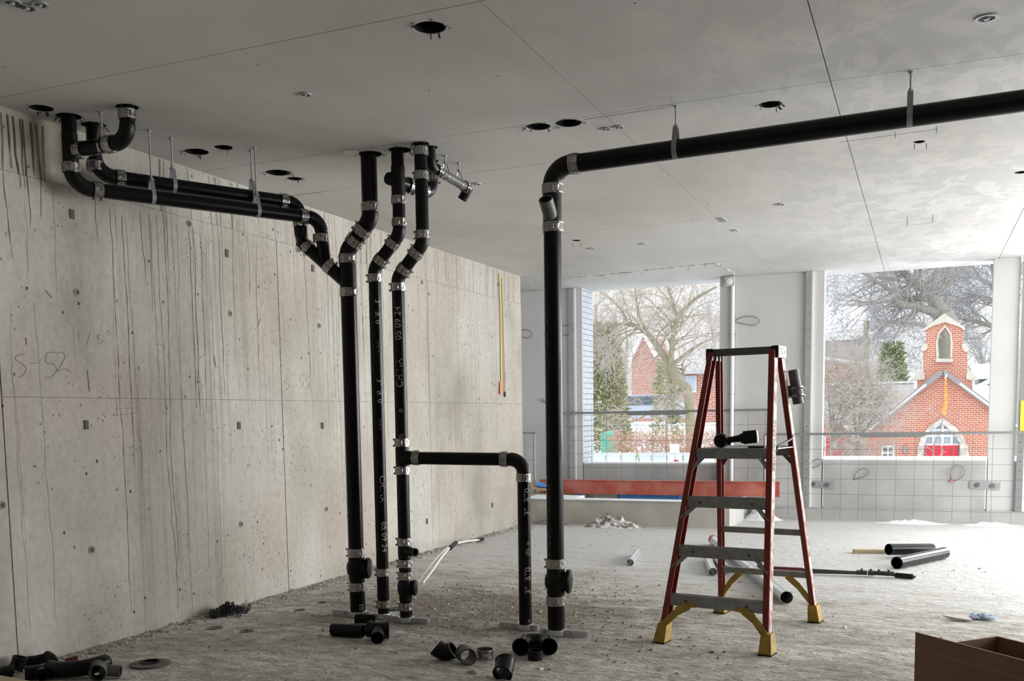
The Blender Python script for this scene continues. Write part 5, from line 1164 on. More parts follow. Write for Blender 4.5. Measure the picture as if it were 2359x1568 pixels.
# ================================================================ OUTDOORS
YC = 58.0
def CW(px, py, y=YC): return W(px, py, y)
def xz(p): return (p.x, p.z)
CHU = thing('church', CW(2172, 1060), 'red brick church with a pointed bell gable and red doors', 'church')
CHU.location.z = GZ; WLOC[CHU].z = GZ
ap = CW(2172, 858); gl = CW(1962, 1026); gr_ = CW(2330, 975); bz = GZ - 0.2
out = [(gl.x, bz), (gr_.x, bz), (gr_.x, gr_.z), (ap.x, ap.z), (gl.x, gl.z)]
arc_pts = [CW(2112, 1057), CW(2114, 1030), CW(2122, 1005), CW(2140, 982), (CW(2171, 962)), CW(2200, 982), CW(2220, 1005), CW(2230, 1030), CW(2233, 1057)]
inn = [CW(2127, 1057), CW(2129, 1022), CW(2140, 998), CW(2170, 974), CW(2198, 998), CW(2212, 1022), CW(2214, 1057)]
hol = [(p.x, p.z) for p in inn]; hol = [(hol[0][0], bz + 0.4)] + hol[1:-1] + [(hol[-1][0], bz + 0.4)]
MB().plate(out, [hol], (0, YC, 0), (1, 0, 0), (0, 0, 1), 0.4).build('wall', 'church_brick', CHU, smooth=0)
MB().box2((gl.x, YC + 0.4, bz), (gl.x + 0.4, YC + 22, gl.z)).build('wall', 'church_brick', CHU, smooth=0)
# nave roof and verge
for s, e in ((-1, gl), (1, gr_)):
    d = (V((e.x, 0, e.z)) - V((ap.x, 0, ap.z))); L = d.length; u_ = d / L; nrm_ = V((-u_.z, 0, u_.x)) * (1 if u_.x > 0 else -1); nrm_ = nrm_ if nrm_.z > 0 else -nrm_
    a = V((ap.x, YC - 0.25, ap.z)); b = V((ap.x, YC, ap.z)) + u_ * (L + 0.5)
    o = MB(); q = [V((ap.x, YC - 0.25, ap.z)), V((ap.x, YC + 22, ap.z)), V((b.x, YC + 22, b.z)), V((b.x, YC - 0.25, b.z))]
    o.add(q + [p + nrm_ * 0.16 for p in q], [(3, 2, 1, 0), (4, 5, 6, 7), (0, 1, 5, 4), (1, 2, 6, 5), (2, 3, 7, 6), (3, 0, 4, 7)]); o.build('roof', 'shingle', CHU, smooth=0)
    MB().bar(V((ap.x, YC - 0.27, ap.z)) + nrm_ * 0.06, V((b.x, YC - 0.27, b.z)) + nrm_ * 0.06, 0.06, 0.24, nrm_).build('verge', 'roof_edge', CHU, smooth=0)
    MB().bar(V((ap.x, YC - 0.31, ap.z)) + u_ * 1.0 + nrm_ * 0.06, V((b.x, YC - 0.31, b.z)) + nrm_ * 0.06, 0.04, 0.10, nrm_).build('verge_snow', 'snow', CHU, smooth=0)
# stone arch, window tracery, doors
o1 = [(p.x, p.z) for p in arc_pts]; o1 = [(o1[0][0], bz + 0.4)] + o1 + [(o1[-1][0], bz + 0.4)]
MB().plate(o1, [], (0, YC - 0.10, 0), (1, 0, 0), (0, 0, 1), 0.1) if False else None
ring = o1 + [(hol[-1][0], bz + 0.4)] + [(p.x, p.z) for p in reversed(inn[1:-1])] + [(hol[0][0], bz + 0.4)]
MB().plate(ring, [], (0, YC - 0.12, 0), (1, 0, 0), (0, 0, 1), 0.5).build('arch_surround', 'fieldstone', CHU, smooth=0)
gx0, gx1 = hol[0][0], hol[-1][0]; zt_ = CW(2170, 1024).z; ztop_ = CW(2170, 976).z
MB().box2((gx0, YC + 0.30, bz + 0.4), (gx1, YC + 0.33, ztop_)).build('glass', 'pale_glass', CHU, smooth=0)
for f in (0.02, 0.26, 0.5, 0.74, 0.98): x = gx0 + (gx1 - gx0) * f; MB().box2((x - 0.06, YC + 0.20, bz), (x + 0.06, YC + 0.29, ztop_ - abs(f - .5) * 1.6)).build('mullion', 'white_paint', CHU, smooth=0)
for z in (zt_, CW(2170, 1004).z, CW(2170, 990).z): MB().box2((gx0 + 0.1, YC + 0.19, z - 0.06), (gx1 - 0.1, YC + 0.28, z + 0.06)).build('transom', 'white_paint', CHU, smooth=0)
for a, b in ((2130, 2168), (2171, 2208)):
    dr = MB().box2((CW(a, 1040).x, YC + 0.12, bz + 0.3), (CW(b, 1040).x, YC + 0.18, zt_ - 0.05)).build('door', 'door_red', CHU, smooth=0)
    for k in (-0.3, 0.3): cxd = (CW(a, 1040).x + CW(b, 1040).x) / 2 + k * 0.45; MB().box2((cxd - 0.12, YC + 0.10, zt_ - 1.6), (cxd + 0.12, YC + 0.12, zt_ - 0.3)).build('door_panel', 'door_red', dr, smooth=0)
# small window with white frame
wx0, wx1, wz0, wz1 = CW(2031, 1027).x, CW(2061, 1027).x, CW(2045, 1058).z, CW(2045, 1026).z
wi = MB().box2((wx0, YC - 0.06, wz0), (wx1, YC - 0.01, wz1)).build('window', 'white_paint', CHU, smooth=0)
for a in (0, 1):
    for b in (0, 1): MB().box2((wx0 + (wx1 - wx0) * (0.13 + 0.44 * a), YC - 0.075, wz0 + (wz1 - wz0) * (0.12 + 0.44 * b)), (wx0 + (wx1 - wx0) * (0.43 + 0.44 * a), YC - 0.06, wz0 + (wz1 - wz0) * (0.42 + 0.44 * b))).build('pane', 'dark_glass', wi, smooth=0)
MB().box2((CW(2082, 1026).x, YC - 0.15, CW(2082, 1044).z), (CW(2089, 1026).x, YC - 0.01, CW(2082, 1026).z)).build('wall_lamp', 'roof_edge', CHU, smooth=0)
# bell gable
YT = YC + 0.5
def CT_(px, py): return xz(W(px, py, YT))
tow = [CT_(2098, 905), CT_(2113, 905), CT_(2113, 862), CT_(2127, 862), CT_(2127, 802), CT_(2134, 802), CT_(2134, 758), CT_(2176, 728), CT_(2220, 758), CT_(2220, 802), CT_(2228, 802), CT_(2229, 862), CT_(2239, 862), CT_(2240, 905), CT_(2252, 905), CT_(2252, 940), CT_(2098, 940)]
opn = [CT_(2161, 826), CT_(2160, 790), CT_(2164, 770), CT_(2177, 754), CT_(2188, 770), CT_(2190, 790), CT_(2188, 826)]
tw = MB().plate(tow, [opn], (0, YT, 0), (1, 0, 0), (0, 0, 1), 0.9).build('bell_gable', 'church_brick', CHU, smooth=0)
def piece(pts, y0, d, nm='coping'): MB().plate([CT_(*p) for p in pts], [], (0, YT - y0, 0), (1, 0, 0), (0, 0, 1), d).build(nm, 'stone', tw, smooth=0)
piece([(2130, 762), (2130, 755), (2176, 722), (2223, 755), (2223, 762), (2209, 752), (2176, 742), (2146, 752)], 0.12, 1.15)
piece([(2122, 808), (2122, 800), (2129, 791), (2137, 791), (2137, 801), (2131, 808)], 0.1, 1.1); piece([(2216, 791), (2224, 792), (2232, 803), (2232, 810), (2222, 810), (2216, 801)], 0.1, 1.1)
piece([(2104, 875), (2104, 868), (2120, 852), (2130, 860), (2130, 874)], 0.1, 1.1); piece([(2226, 874), (2226, 858), (2236, 854), (2250, 868), (2250, 876)], 0.1, 1.1)
rim = [(2157, 828), (2156, 790), (2161, 767), (2177, 748), (2192, 767), (2195, 790), (2193, 828)]; rin = [(2189, 822), (2190, 790), (2188, 770), (2177, 754), (2164, 770), (2160, 790), (2161, 822)]
piece(rim + [(2193, 834), (2155, 834)][0:0] + rin, 0.05, 0.5, 'opening_surround'); piece([(2155, 834), (2155, 826), (2195, 826), (2195, 834)], 0.15, 1.1, 'opening_sill')
# side wing with its own roof
YWG = YC + 4
w0, w1 = CW(1840, 888, YWG), CW(2105, 888, YWG); ez = CW(1950, 1000, YWG - 3.5)
q = [V((w0.x, YWG, w0.z)), V((w1.x, YWG, w0.z)), V((w1.x, YWG - 3.5, ez.z)), V((w0.x, YWG - 3.5, ez.z))]
MB().add(q + [p + V((0, 0.1, -0.15)) for p in q], [(3, 2, 1, 0), (4, 5, 6, 7), (0, 1, 5, 4), (1, 2, 6, 5), (2, 3, 7, 6), (3, 0, 4, 7)]).build('roof', 'shingle', CHU, smooth=0)
MB().bar(q[0] + V((0, 0, 0.03)), q[1] + V((0, 0, 0.03)), 0.25, 0.12).build('ridge_snow', 'snow', CHU, smooth=0)
MB().box2((w0.x, YWG - 3.2, bz), (gl.x + 0.3, YWG - 2.9, ez.z)).build('wall', 'church_brick', CHU, smooth=0)
# little porch gable and side door
YP = YC - 0.6
pg = [CW(1897, 980, YP), CW(1918, 962, YP), CW(1962, 1004, YP)]
MB().plate([(CW(1890, 985, YP).x, bz), (CW(1960, 1003, YP).x, bz), xz(CW(1960, 1003, YP)), xz(CW(1922, 963, YP)), xz(CW(1890, 985, YP))], [], (0, YP, 0), (1, 0, 0), (0, 0, 1), 0.3).build('porch_gable', 'church_brick', CHU, smooth=0)
a, b = CW(1922, 960, YP), CW(1968, 1008, YP); q = [a + V((0, -0.2, 0)), a + V((0, 4, 0.0)), b + V((0, 4, 0)), b + V((0, -0.2, 0))]; MB().add(q + [p + V((0.1, 0, 0.12)) for p in q], [(3, 2, 1, 0), (4, 5, 6, 7), (0, 1, 5, 4), (1, 2, 6, 5), (2, 3, 7, 6), (3, 0, 4, 7)]).build('porch_roof', 'snow', CHU, smooth=0)
dr = MB().box2((CW(1902, 1020, YP).x, YP - 0.06, bz), (CW(1946, 1020, YP).x, YP - 0.01, CW(1920, 1008, YP).z)).build('door', 'door_red', CHU, smooth=0)
MB().box2((CW(1919, 1020, YP).x, YP - 0.08, CW(1919, 1032, YP).z), (CW(1928, 1020, YP).x, YP - 0.06, CW(1919, 1014, YP).z)).build('door_glass', 'pale_glass', dr, smooth=0)
for a in (1899, 1962): MB().box2((CW(a, 1020, YP).x, YP - 0.10, bz), (CW(a + 4, 1020, YP).x, YP, CW(a, 1004, YP).z)).build('porch_post', 'white_paint', CHU, smooth=0)
# banner
BN = thing('banner', CW(2176, 955, YC - 0.7), 'orange narrow banner hanging on the church gable', 'banner')
pts = [CW(px, py, YC - 0.7) for px, py in ((2179, 868), (2178, 905), (2179, 930), (2176, 955))]
b = MB(); q = []
for (px, py, w) in ((2179, 868, 3), (2178, 890, 4), (2179, 912, 6), (2178, 930, 8), (2175, 945, 9), (2176, 957, 4)):
    c = CW(px, py, YC - 0.7); s = w * 0.0127; q += [c + V((-s, 0, 0)), c + V((s, -0.12, 0)), c + V((s, 0.06, 0)), c + V((-s, 0.08, 0))]
b.add(q, [(i * 4 + k, i * 4 + (k + 1) % 4, i * 4 + 4 + (k + 1) % 4, i * 4 + 4 + k) for i in range(5) for k in range(4)] + [(3, 2, 1, 0), (20, 21, 22, 23)]).build('cloth', 'banner_orange', BN, smooth=50)
MB().tube([CW(2180, 862, YC - 0.7), CW(2180, 868, YC + 0.0)], 0.03, 6).build('pole', 'white_paint', BN); MB().tube([CW(2180, 862, YC - 0.7), CW(2178, 872, YC - 0.7)], 0.05, 6).build('pole', 'white_paint', BN)

# house with snowy roof left of the church
YH = 82
HO = thing('house', V((CW(1950, 800, YH).x, YH, GZ)), 'grey house with snowy roof behind the church, left', 'house')
a, b = CW(1880, 786, YH), CW(2010, 780, YH); t0, t1 = CW(1880, 712, YH + 4), CW(2003, 712, YH + 4)
MB().box2((a.x, YH, GZ), (CW(2004, 790, YH).x, YH + 8, CW(1950, 782, YH).z)).build('wall', 'siding', HO, smooth=0)
q = [a + V((0, -0.4, 0)), b + V((0, -0.4, 0)), t1, t0]; MB().add(q + [p + V((0, 0.1, 0.2)) for p in q], [(3, 2, 1, 0), (4, 5, 6, 7), (0, 1, 5, 4), (1, 2, 6, 5), (2, 3, 7, 6), (3, 0, 4, 7)]).build('roof', 'snow', HO, smooth=0)
q = [CW(2004, 784, YH), CW(2012, 780, YH + 8), t1]; MB().add(q + [p + V((-0.2, 0, 0)) for p in q], [(0, 1, 2), (5, 4, 3), (0, 3, 4, 1), (1, 4, 5, 2), (2, 5, 3, 0)]).build('gable', 'siding', HO, smooth=0)
q = [CW(1880, 822, YH - 2), CW(1992, 838, YH - 2)]; MB().bar(q[0], q[1], 1.6, 0.22).build('lower_roof', 'snow', HO, smooth=0)
MB().box2((CW(1880, 830, YH - 1.8).x, YH - 1.8, GZ), (CW(1992, 840, YH - 1.8).x, YH - 0.1, CW(1930, 838, YH - 1.8).z)).build('wall', 'house_brick', HO, smooth=0)
# house right behind the church
YR_ = 76; HR = thing('house', V((CW(2280, 900, YR_).x, YR_, GZ)), 'low house with snowy roof right behind the church', 'house')
q = [CW(2236, 905, YR_), CW(2310, 868, YR_), CW(2310, 845, YR_ + 5), CW(2236, 845, YR_ + 5)]
MB().add(q + [p + V((0, 0.1, 0.25)) for p in q], [(3, 2, 1, 0), (4, 5, 6, 7), (0, 1, 5, 4), (1, 2, 6, 5), (2, 3, 7, 6), (3, 0, 4, 7)]).build('roof', 'snow', HR, smooth=0)
MB().box2((CW(2246, 900, YR_ + 1).x, YR_ + 1, GZ), (CW(2340, 900, YR_ + 1).x, YR_ + 6, CW(2290, 872, YR_ + 1).z)).build('wall', 'siding', HR, smooth=0)
MB().box2((CW(2256, 900, YR_ + .9).x, YR_ + 0.9, CW(2260, 886, YR_).z), (CW(2290, 900, YR_ + .9).x, YR_ + 0.99, CW(2260, 872, YR_).z)).build('window', 'dark_glass', HR, smooth=0)
MB().box2((CW(2240, 930, YC + 6).x, YC + 6, CW(2240, 925, YC + 6).z), (CW(2320, 930, YC + 6).x, YC + 9, CW(2240, 888, YC + 6).z)).build('porch_roof', 'snow', HR, smooth=0)
# utility pole
p = CW(1996, 842, 66); UP_ = thing('utility_pole', (p.x, 66, GZ), 'grey utility pole with transformer standing before the snowy house', 'utility pole')
MB().tube([(p.x, 66, GZ), (CW(1995, 738, 66).x, 66, CW(1995, 738, 66).z)], [0.20, 0.15], 10).build('pole', 'bark', UP_)
c = CW(2008, 748, 66); MB().tube([c + V((0, 0, -0.25)), c + V((0, 0, 0.25))], 0.20, 12).build('transformer', 'galv_plain', UP_); MB().bar(CW(1990, 742, 66), CW(2014, 742, 66), 0.10, 0.10).build('cross_arm', 'bark', UP_, smooth=0)
wr = MB()
for dz in (0, -0.25): wr.tube(smoothpath([CW(1996, 745, 66) + V((0, 0, dz)), CW(1950, 752, 66) + V((0, 0, dz)), CW(1890, 762, 66) + V((0, 0, dz))], 4), 0.02, 4)
wr.build('wire', 'roof_edge', UP_)

# left window: brick house, low parapet hoarding, street things
YB2 = 50
HB = thing('house', V((CW(1590, 900, YB2).x, YB2, GZ)), 'brick house with snowy roof seen through the left window', 'house')
a, b = CW(1552, 1000, YB2), CW(1660, 1000, YB2)
MB().box2((a.x, YB2, GZ), (b.x + 3, YB2 + 8, CW(1600, 858, YB2).z)).build('wall', 'house_brick', HB, smooth=0)
q = [CW(1540, 862, YB2 - 0.5), CW(1700, 858, YB2 - 0.5), CW(1690, 795, YB2 + 4), CW(1555, 800, YB2 + 4)]; MB().add(q + [p + V((0, 0.1, 0.2)) for p in q], [(3, 2, 1, 0), (4, 5, 6, 7), (0, 1, 5, 4), (1, 2, 6, 5), (2, 3, 7, 6), (3, 0, 4, 7)]).build('roof', 'shingle', HB, smooth=0)
w_ = MB().box2((CW(1558, 900, YB2 - .1).x, YB2 - 0.1, CW(1558, 905, YB2 - .1).z), (CW(1604, 900, YB2 - .1).x, YB2 - 0.02, CW(1558, 866, YB2 - .1).z)).build('window', 'white_paint', HB, smooth=0)
for f0, f1 in ((1561, 1581), (1583, 1602)): MB().box2((CW(f0, 900, YB2 - .12).x, YB2 - 0.13, CW(1558, 900, YB2 - .12).z), (CW(f1, 900, YB2 - .12).x, YB2 - 0.1, CW(1558, 868, YB2 - .12).z)).build('pane', 'pale_glass', w_, smooth=0)
YB3 = 64; HB3 = thing('house', V((CW(1480, 850, YB3).x, YB3, GZ)), 'reddish brick gable house half hidden behind the left tree', 'house')
MB().plate([(CW(1455, 950, YB3).x, GZ), (CW(1510, 950, YB3).x, GZ), xz(CW(1510, 820, YB3)), xz(CW(1482, 770, YB3)), xz(CW(1455, 825, YB3))], [], (0, YB3, 0), (1, 0, 0), (0, 0, 1), 5).build('wall', 'house_brick', HB3, smooth=0)
for a, b in (((1482, 766), (1512, 822)), ((1482, 766), (1452, 828))): p, q2 = CW(*a, YB3 - .2), CW(*b, YB3 - .2); MB().bar(p, q2, 0.3, 0.2).build('verge', 'white_paint', HB3, smooth=0)
YO = 19.5; HD = thing('hoarding', V((CW(1500, 1050, YO).x, YO, CW(1500, 1070, YO).z - 1.5)), 'pale blue site hoarding along the street below the left window', 'hoarding')
zt0 = CW(1400, 1052, YO).z; zt1 = CW(1640, 1041, YO).z; x0, x1 = CW(1360, 1050, YO).x, CW(2420, 1050, YO).x; n = 26
ht = lambda x: (CW(1520, 1048, YO).z if x < CW(1720, 1050, YO).x else CW(1960, 1056, YO).z)
for k in range(n):
    xa, xb_ = x0 + (x1 - x0) * k / n, x0 + (x1 - x0) * (k + 1) / n; MB().box2((xa + 0.012, YO, -2.2), (xb_ - 0.012, YO + 0.04, ht(xa))).build('panel', 'pale_blue', HD, smooth=0)
xm = CW(1720, 1050, YO).x
for xa, xb_ in ((x0, xm), (xm, x1)): MB().box2((xa, YO - 0.03, ht(xa + 0.1)), (xb_, YO + 0.07, ht(xa + 0.1) + 0.045)).build('cap_snow', 'snow', HD, smooth=0) 
for px, w, nm, lb in ((1553, 0.10, 'hoarding_post', 'pale blue box post standing above the hoarding'),):
    a = CW(px - 9, 1023, YO - 0.3); b = CW(px + 9, 1048, YO - 0.3); o = MB().box2((a.x, YO - 0.35, -2.0), (b.x, YO - 0.2, a.z)).build(nm, 'pale_blue', smooth=0, base=True); tag(o, lb, 'post')
o = MB().box2((-40, 20.5, GZ), (-2, 34, 0.25)).build('neighbour_flat_roof', 'snow', smooth=0, base=True) if False else None
a, b = CW(1388, 1030, 24), CW(1405, 1000, 24); GBn = thing('portable_toilet', V(((a.x + b.x) / 2, 24, GZ)), 'green portable cabin standing beyond the hoarding', 'portable cabin')
MB().box2((a.x - .04, 24, GZ), (b.x + .04, 24.5, b.z)).build('body', 'green_bin', GBn, smooth=0); MB().lathe([(0.16, 0), (0.13, 0.05), (0.03, 0.08)], 12, Matrix.Translation(((a.x + b.x) / 2, 24.3, b.z))).build('roof', 'green_bin', GBn)
# stake with ribbon and pink marker on the snowy ledge
p = V((W(1473, 1060, YF + 0.3).x, YF + 0.3, 0.757)); ST = thing('marker_stake', p, 'dark marker stake with green ribbon on the snowy window ledge', 'stake')
MB().tube([p, p + V((-0.02, 0, 0.10))], 0.006, 6).build('stake', 'steel_dark', ST); MB().box(p + V((-0.02, 0, 0.085)), (0.03, 0.015, 0.05)).build('ribbon', 'hivis', ST, smooth=0)
p = V((W(1558, 1058, YF + 0.3).x, YF + 0.3, 0.757)); PK = thing('marker_stake', p, 'pink spray mark stub on the snowy window ledge', 'stake')
MB().box(p + V((0, 0, 0.012)), (0.06, 0.05, 0.024)).build('stub', 'pink', PK, smooth=0); MB().tube([p + V((-0.01, 0, 0.02)), p + V((-0.02, 0, 0.09))], 0.005, 6).build('stem', 'pink', PK)
# parked car
c = CW(1480, 935, 44); CAR = thing('car', (c.x, 44, GZ + 1.2), 'blue grey car parked in the street beyond the left window', 'car')
cz0 = c.z - 0.5
b = MB(); pr = [(-2.1, 0.25), (-2.15, 0.65), (-1.3, 0.80), (-0.7, 1.30), (0.9, 1.32), (1.6, 0.85), (2.1, 0.75), (2.1, 0.25)]
MB().plate(pr, [], (c.x, 44, cz0 - 0.3), (1, 0, 0), (0, 0, 1), 1.7).build('body', 'car_blue', CAR, smooth=0); MB().plate([(-1.15, 0.82), (-0.65, 1.24), (0.85, 1.25), (1.4, 0.85)], [], (c.x, 43.99, cz0 - 0.3), (1, 0, 0), (0, 0, 1), 0.01).build('window', 'dark_glass', CAR, smooth=0)
for x in (-1.35, 1.35): MB().tube([(c.x + x, 43.95, cz0), (c.x + x, 44.2, cz0)], 0.33, 16).build('wheel', 'black_plastic', CAR)
bk = MB().box2((c.x - 14, 38, GZ), (c.x + 3.5, 60, cz0 - 0.33)).build('street_bank', 'snow', smooth=0, base=True); struct(bk)

# ---------------------------------------------------------------- trees
def branchy(limbs, rnd, depth, twigmesh, barkmesh, droop=0.0, spread=0.55, nb=(4, 7), shrink=0.62, segs=4, minr=0.006, tw=1.0):
    """limbs: list of (points, r0, r1); grows side branches from them, then twigs"""
    def grow(p, d, L, r, lev):
        n = segs if lev < 2 else 3; pts = [p]; dd_ = d.copy(); rs_ = [r]
        for k in range(n):
            dd_ = (dd_ + V((rnd.gauss(0, .22), rnd.gauss(0, .22), rnd.gauss(0, .16) - droop * (0.25 + k / n) * (0.5 + lev * 0.35)))).normalized()
            pts.append(pts[-1] + dd_ * (L / n)); rs_.append(max(minr * 0.6, r * (1 - 0.72 * (k + 1) / n)))
        (barkmesh if r > minr * 3.2 else twigmesh).tube(pts, rs_, 5 if r > minr * 3.2 else 3, cap=False)
        if lev < depth:
            for _ in range(rnd.randint(*nb)):
                f = rnd.uniform(0.25, 1.0); i = min(n - 1, int(f * n)); q = pts[i].lerp(pts[i + 1], f * n - i); ax = (pts[i + 1] - pts[i]).normalized()
                sd = V((rnd.gauss(0, 1), rnd.gauss(0, 1), rnd.gauss(0, 1))); sd = (sd - ax * sd.dot(ax)).normalized()
                grow(q, (ax * (1 - spread) + sd * spread).normalized(), L * shrink * rnd.uniform(0.7, 1.15), max(minr, r * 0.45), lev + 1)
    for pts, r0, r1, cnt, L in limbs:
        sp = smoothpath(pts, 5); m = len(sp); barkmesh.tube(sp, [r0 + (r1 - r0) * k / (m - 1) for k in range(m)], 8, cap=True)
        for _ in range(cnt):
            f = rnd.uniform(0.2, 1.0); i = min(m - 2, int(f * (m - 1))); q = sp[i]; ax = (sp[i + 1] - sp[i]).normalized(); sd = V((rnd.gauss(0, 1), rnd.gauss(0, .8), rnd.gauss(0, 1))); sd = (sd - ax * sd.dot(ax)).normalized()
            grow(q, (ax * 0.45 + sd * 0.55).normalized(), L * rnd.uniform(0.6, 1.2), max(minr * 2, (r0 + (r1 - r0) * f) * 0.32), 1)
def tree(name, label, base, limbs, seed, depth=3, droop=0.0, tm='twig', bm_='bark', group='bare winter trees outside', **kw):
    t = thing(name, base, label, 'tree', group); a, b = MB(), MB(); branchy(limbs, random.Random(seed), depth, a, b, droop, **kw)
    b.build('trunk', bm_, t, smooth=60)
    if a.v: a.build('twigs', tm, t, smooth=0)
    return t
def C3(y, *pts): return [CW(px, py, y + dy) for px, py, dy in pts]
# weeping tree in the left window
Y = 26
base = CW(1592, 985, Y); base.z = GZ
T1 = [([base] + C3(Y, (1590, 950, 0), (1568, 880, 0), (1545, 840, 0)), 0.15, 0.11, 6, 0.9),
      (C3(Y, (1545, 842, 0), (1520, 805, 0), (1488, 765, .3), (1450, 746, .5), (1420, 752, .8), (1385, 790, 1)), 0.10, 0.03, 26, 1.5),
      (C3(Y, (1545, 842, 0), (1548, 800, -.3), (1560, 735, -.5), (1600, 690, -.8), (1650, 660, -1)), 0.085, 0.03, 26, 1.5),
      (C3(Y, (1560, 735, -.5), (1548, 690, -.2), (1530, 640, 0)), 0.06, 0.02, 14, 1.3),
      (C3(Y, (1488, 765, .3), (1470, 715, .3), (1462, 650, .5)), 0.05, 0.02, 14, 1.2),
      (C3(Y, (1545, 842, 0), (1600, 800, .4), (1660, 770, .8)), 0.05, 0.02, 14, 1.3),
      (C3(Y, (1590, 950, 0), (1545, 930, -.4), (1480, 960, -.6), (1430, 985, -.8)), 0.04, 0.012, 12, 1.0),
      (C3(Y, (1450, 746, .5), (1420, 700, .8), (1380, 670, 1)), 0.04, 0.015, 12, 1.2)]
tree('bare_tree', 'large weeping bare tree filling the left window', base, T1, 31, 3, 0.22, bm_='bark_moss', minr=0.0045, nb=(5, 8), shrink=0.60)
# thicket to the left of the left window
base = CW(1400, 1040, 30); base.z = GZ
T1b = [([base] + C3(30, (1395, 960, 0), (1385, 860, 0), (1375, 760, 0), (1372, 700, 0)), 0.10, 0.03, 24, 1.6)]
tree('bare_tree', 'slender bare tree at the left edge of the left window', base, T1b, 33, 3, 0.05, minr=0.0045, nb=(5, 7))
# big tree behind the church
Y = 70
base = CW(2200, 900, Y); base.z = GZ
T2 = [([base] + C3(Y, (2190, 800, 0), (2172, 722, 0)), 0.75, 0.62, 0, 1),
      (C3(Y, (2172, 722, 0), (2150, 690, 0), (2125, 660, .5), (2085, 630, 1), (2060, 600, 1.2), (2050, 560, 1.5)), 0.48, 0.10, 18, 4.0),
      (C3(Y, (2172, 728, 0), (2140, 715, -.5), (2105, 705, -1), (2072, 700, -1.2), (2048, 668, -1.5), (2010, 642, -2), (1965, 615, -2)), 0.32, 0.06, 20, 4.0),
      (C3(Y, (2150, 690, 0), (2110, 690, .3), (2070, 690, .5), (2010, 698, .8), (1960, 690, 1)), 0.18, 0.05, 16, 3.6),
      (C3(Y, (2085, 630, 1), (2065, 640, 1), (2062, 600, 1), (2040, 590, 1.2)), 0.12, 0.05, 10, 3.0),
      (C3(Y, (2125, 660, .5), (2120, 620, 0), (2150, 590, -.5), (2170, 560, -.5)), 0.14, 0.05, 14, 3.6),
      (C3(Y, (2172, 722, 0), (2180, 690, .5), (2178, 640, .8), (2200, 590, 1)), 0.10, 0.04, 12, 3.2),
      (C3(Y, (2190, 800, 0), (2130, 750, -1), (2070, 745, -1.4), (2020, 735, -1.8)), 0.16, 0.05, 16, 3.2)]
tree('bare_tree', 'great spreading bare tree rising behind the church bell gable', base, T2, 41, 3, 0.02, 'twig_grey', minr=0.016, nb=(4, 7), shrink=0.58)
base = CW(2330, 900, Y + 6); base.z = GZ
T3 = [([base] + C3(Y + 6, (2330, 800, 0), (2320, 760, 0)), 0.5, 0.4, 0, 1), (C3(Y + 6, (2320, 760, 0), (2285, 750, 0), (2250, 742, 0), (2215, 735, 0)), 0.24, 0.07, 16, 3.6),
      (C3(Y + 6, (2320, 760, 0), (2300, 700, 0), (2285, 690, 0), (2250, 680, 0), (2215, 690, 0)), 0.2, 0.06, 20, 3.6), (C3(Y + 6, (2320, 760, 0), (2310, 680, 0), (2290, 630, 0), (2280, 570, 0)), 0.2, 0.06, 22, 3.8), (C3(Y + 6, (2310, 680, 0), (2260, 640, 0), (2230, 600, 0)), 0.14, 0.05, 18, 3.4)]
tree('bare_tree', 'bare tree spreading in from the right behind the church', base, T3, 43, 3, 0.02, 'twig_grey', minr=0.016, nb=(4, 7), shrink=0.58)
# shrubby trees before the church wing
Y = 44
for sd, (bx_, tops), lb in ((51, (1915, ((1905, 850), (1930, 830), (1960, 860), (1990, 880))), 'twiggy bare tree before the church wing, left'), (53, (1975, ((1960, 900), (1990, 880), (2010, 910), (2040, 940))), 'twiggy bare tree before the church, nearer the gable')):
    base = CW(bx_, 1060, Y); base.z = GZ
    lim = [([base] + C3(Y, (bx_, 1040, 0), ((bx_ + tx) / 2, (1000 + ty) / 2, 0), (tx, ty, 0)), 0.08, 0.02, 26, 1.7) for tx, ty in tops]
    tree('bare_tree', lb, base, lim, sd, 3, 0.10, 'twig', minr=0.008, nb=(4, 6), shrink=0.6)
base = CW(2172, 1062, 47); base.z = GZ
tree('bare_tree', 'young bare sapling before the church doors', base, [([base] + C3(47, (2150, 1040, 0), (2165, 1000, 0), (2170, 965, 0)), 0.04, 0.015, 10, 0.9)], 57, 2, 0.0, 'twig_grey', minr=0.010, nb=(2, 4))
# far haze of trees behind the houses
for px, tp, lb, sd in ((2060, 800, 'distant bare tree between the snowy house and the church', 61), (2262, 800, 'distant bare tree right of the bell gable', 62), (1900, 680, 'distant bare tree behind the snowy house', 63), (1440, 700, 'distant bare tree behind the left window tree', 64), (1640, 720, 'distant bare tree at the right of the left window', 65)):
    Y = 95; base = CW(px, 900, Y); base.z = GZ; lim = [([base] + C3(Y, (px, 870, 0), (px + 4, (870 + tp) / 2, 0), (px - 6, tp, 0)), 0.3, 0.05, 30, 4.2)]
    tree('bare_tree', lb, base, lim, sd, 3, 0.0, 'twig_grey', minr=0.018, nb=(3, 5))
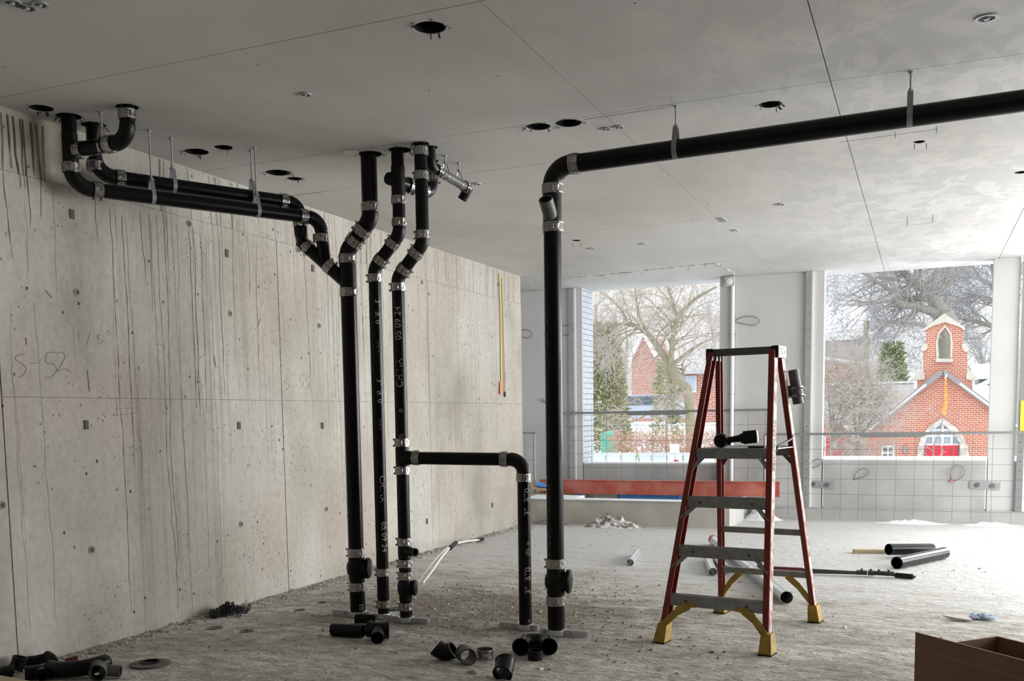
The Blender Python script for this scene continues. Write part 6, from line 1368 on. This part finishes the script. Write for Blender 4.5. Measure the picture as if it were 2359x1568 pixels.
# evergreens: sprays of needles
def evergreen(name, label, c0, rx, h, n, m, seed, s=0.16):
    rnd = random.Random(seed); t = thing(name, c0, label, 'shrub'); b = MB()
    for _ in range(n):
        f = rnd.random() ** 0.8; w = rx * (1 - 0.75 * f) * math.sqrt(rnd.random()); a = rnd.uniform(0, 6.28); p = V(c0) + V((w * math.cos(a), w * math.sin(a), h * f))
        d = V((math.cos(a) + rnd.gauss(0, .4), math.sin(a) + rnd.gauss(0, .4), rnd.gauss(0.1, .5))).normalized(); sd = d.orthogonal().normalized(); sd.rotate(Quaternion(d, rnd.uniform(0, 6.28))); L = s * rnd.uniform(.6, 1.5)
        q = [p, p + d * L * 0.5 + sd * L * 0.18, p + d * L, p + d * L * 0.5 - sd * L * 0.18]; b.add(q, [(0, 1, 2, 3)])
    b.build('foliage', m, t, smooth=0); MB().tube([V(c0), V(c0) + V((0, 0, h * 0.8))], [0.08, 0.03], 6).build('stem', 'bark', t)
p = CW(1392, 1050, 29); evergreen('evergreen_tree', 'olive evergreen at the left side of the left window', (p.x, 29, GZ), 1.35, CW(1392, 745, 29).z - GZ, 9000, 'evergreen', 71)
p = CW(1535, 1000, 34); evergreen('evergreen_tree', 'yellowish evergreen beside the weeping tree trunk', (p.x, 34, GZ), 1.0, CW(1535, 830, 34).z - GZ, 3500, 'evergreen', 72, 0.14)
p = CW(2045, 950, 64); evergreen('evergreen_tree', 'green conifer between the snowy house and the church', (p.x, 70, GZ), 1.9, CW(2040, 790, 70).z - GZ, 4000, 'evergreen_dark', 73, 0.28)
# russet hedge in the left window
hb = MB(); rnd = random.Random(81); a, b = CW(1400, 1000, 23), CW(1680, 1000, 23)
for _ in range(2600):
    x = rnd.uniform(a.x, b.x); p = V((x, 23 + rnd.gauss(0, .3), rnd.uniform(-0.3, 0.95) )); hb.tube([p, p + V((rnd.gauss(0, .12), rnd.gauss(0, .1), rnd.uniform(-.05, .22)))], 0.007, 3, cap=False)
o = hb.build('hedge', 'hedge_brown', smooth=0); o2 = o; tag(o, 'russet twiggy hedge beyond the pale blue hoarding', 'hedge', kind='stuff')
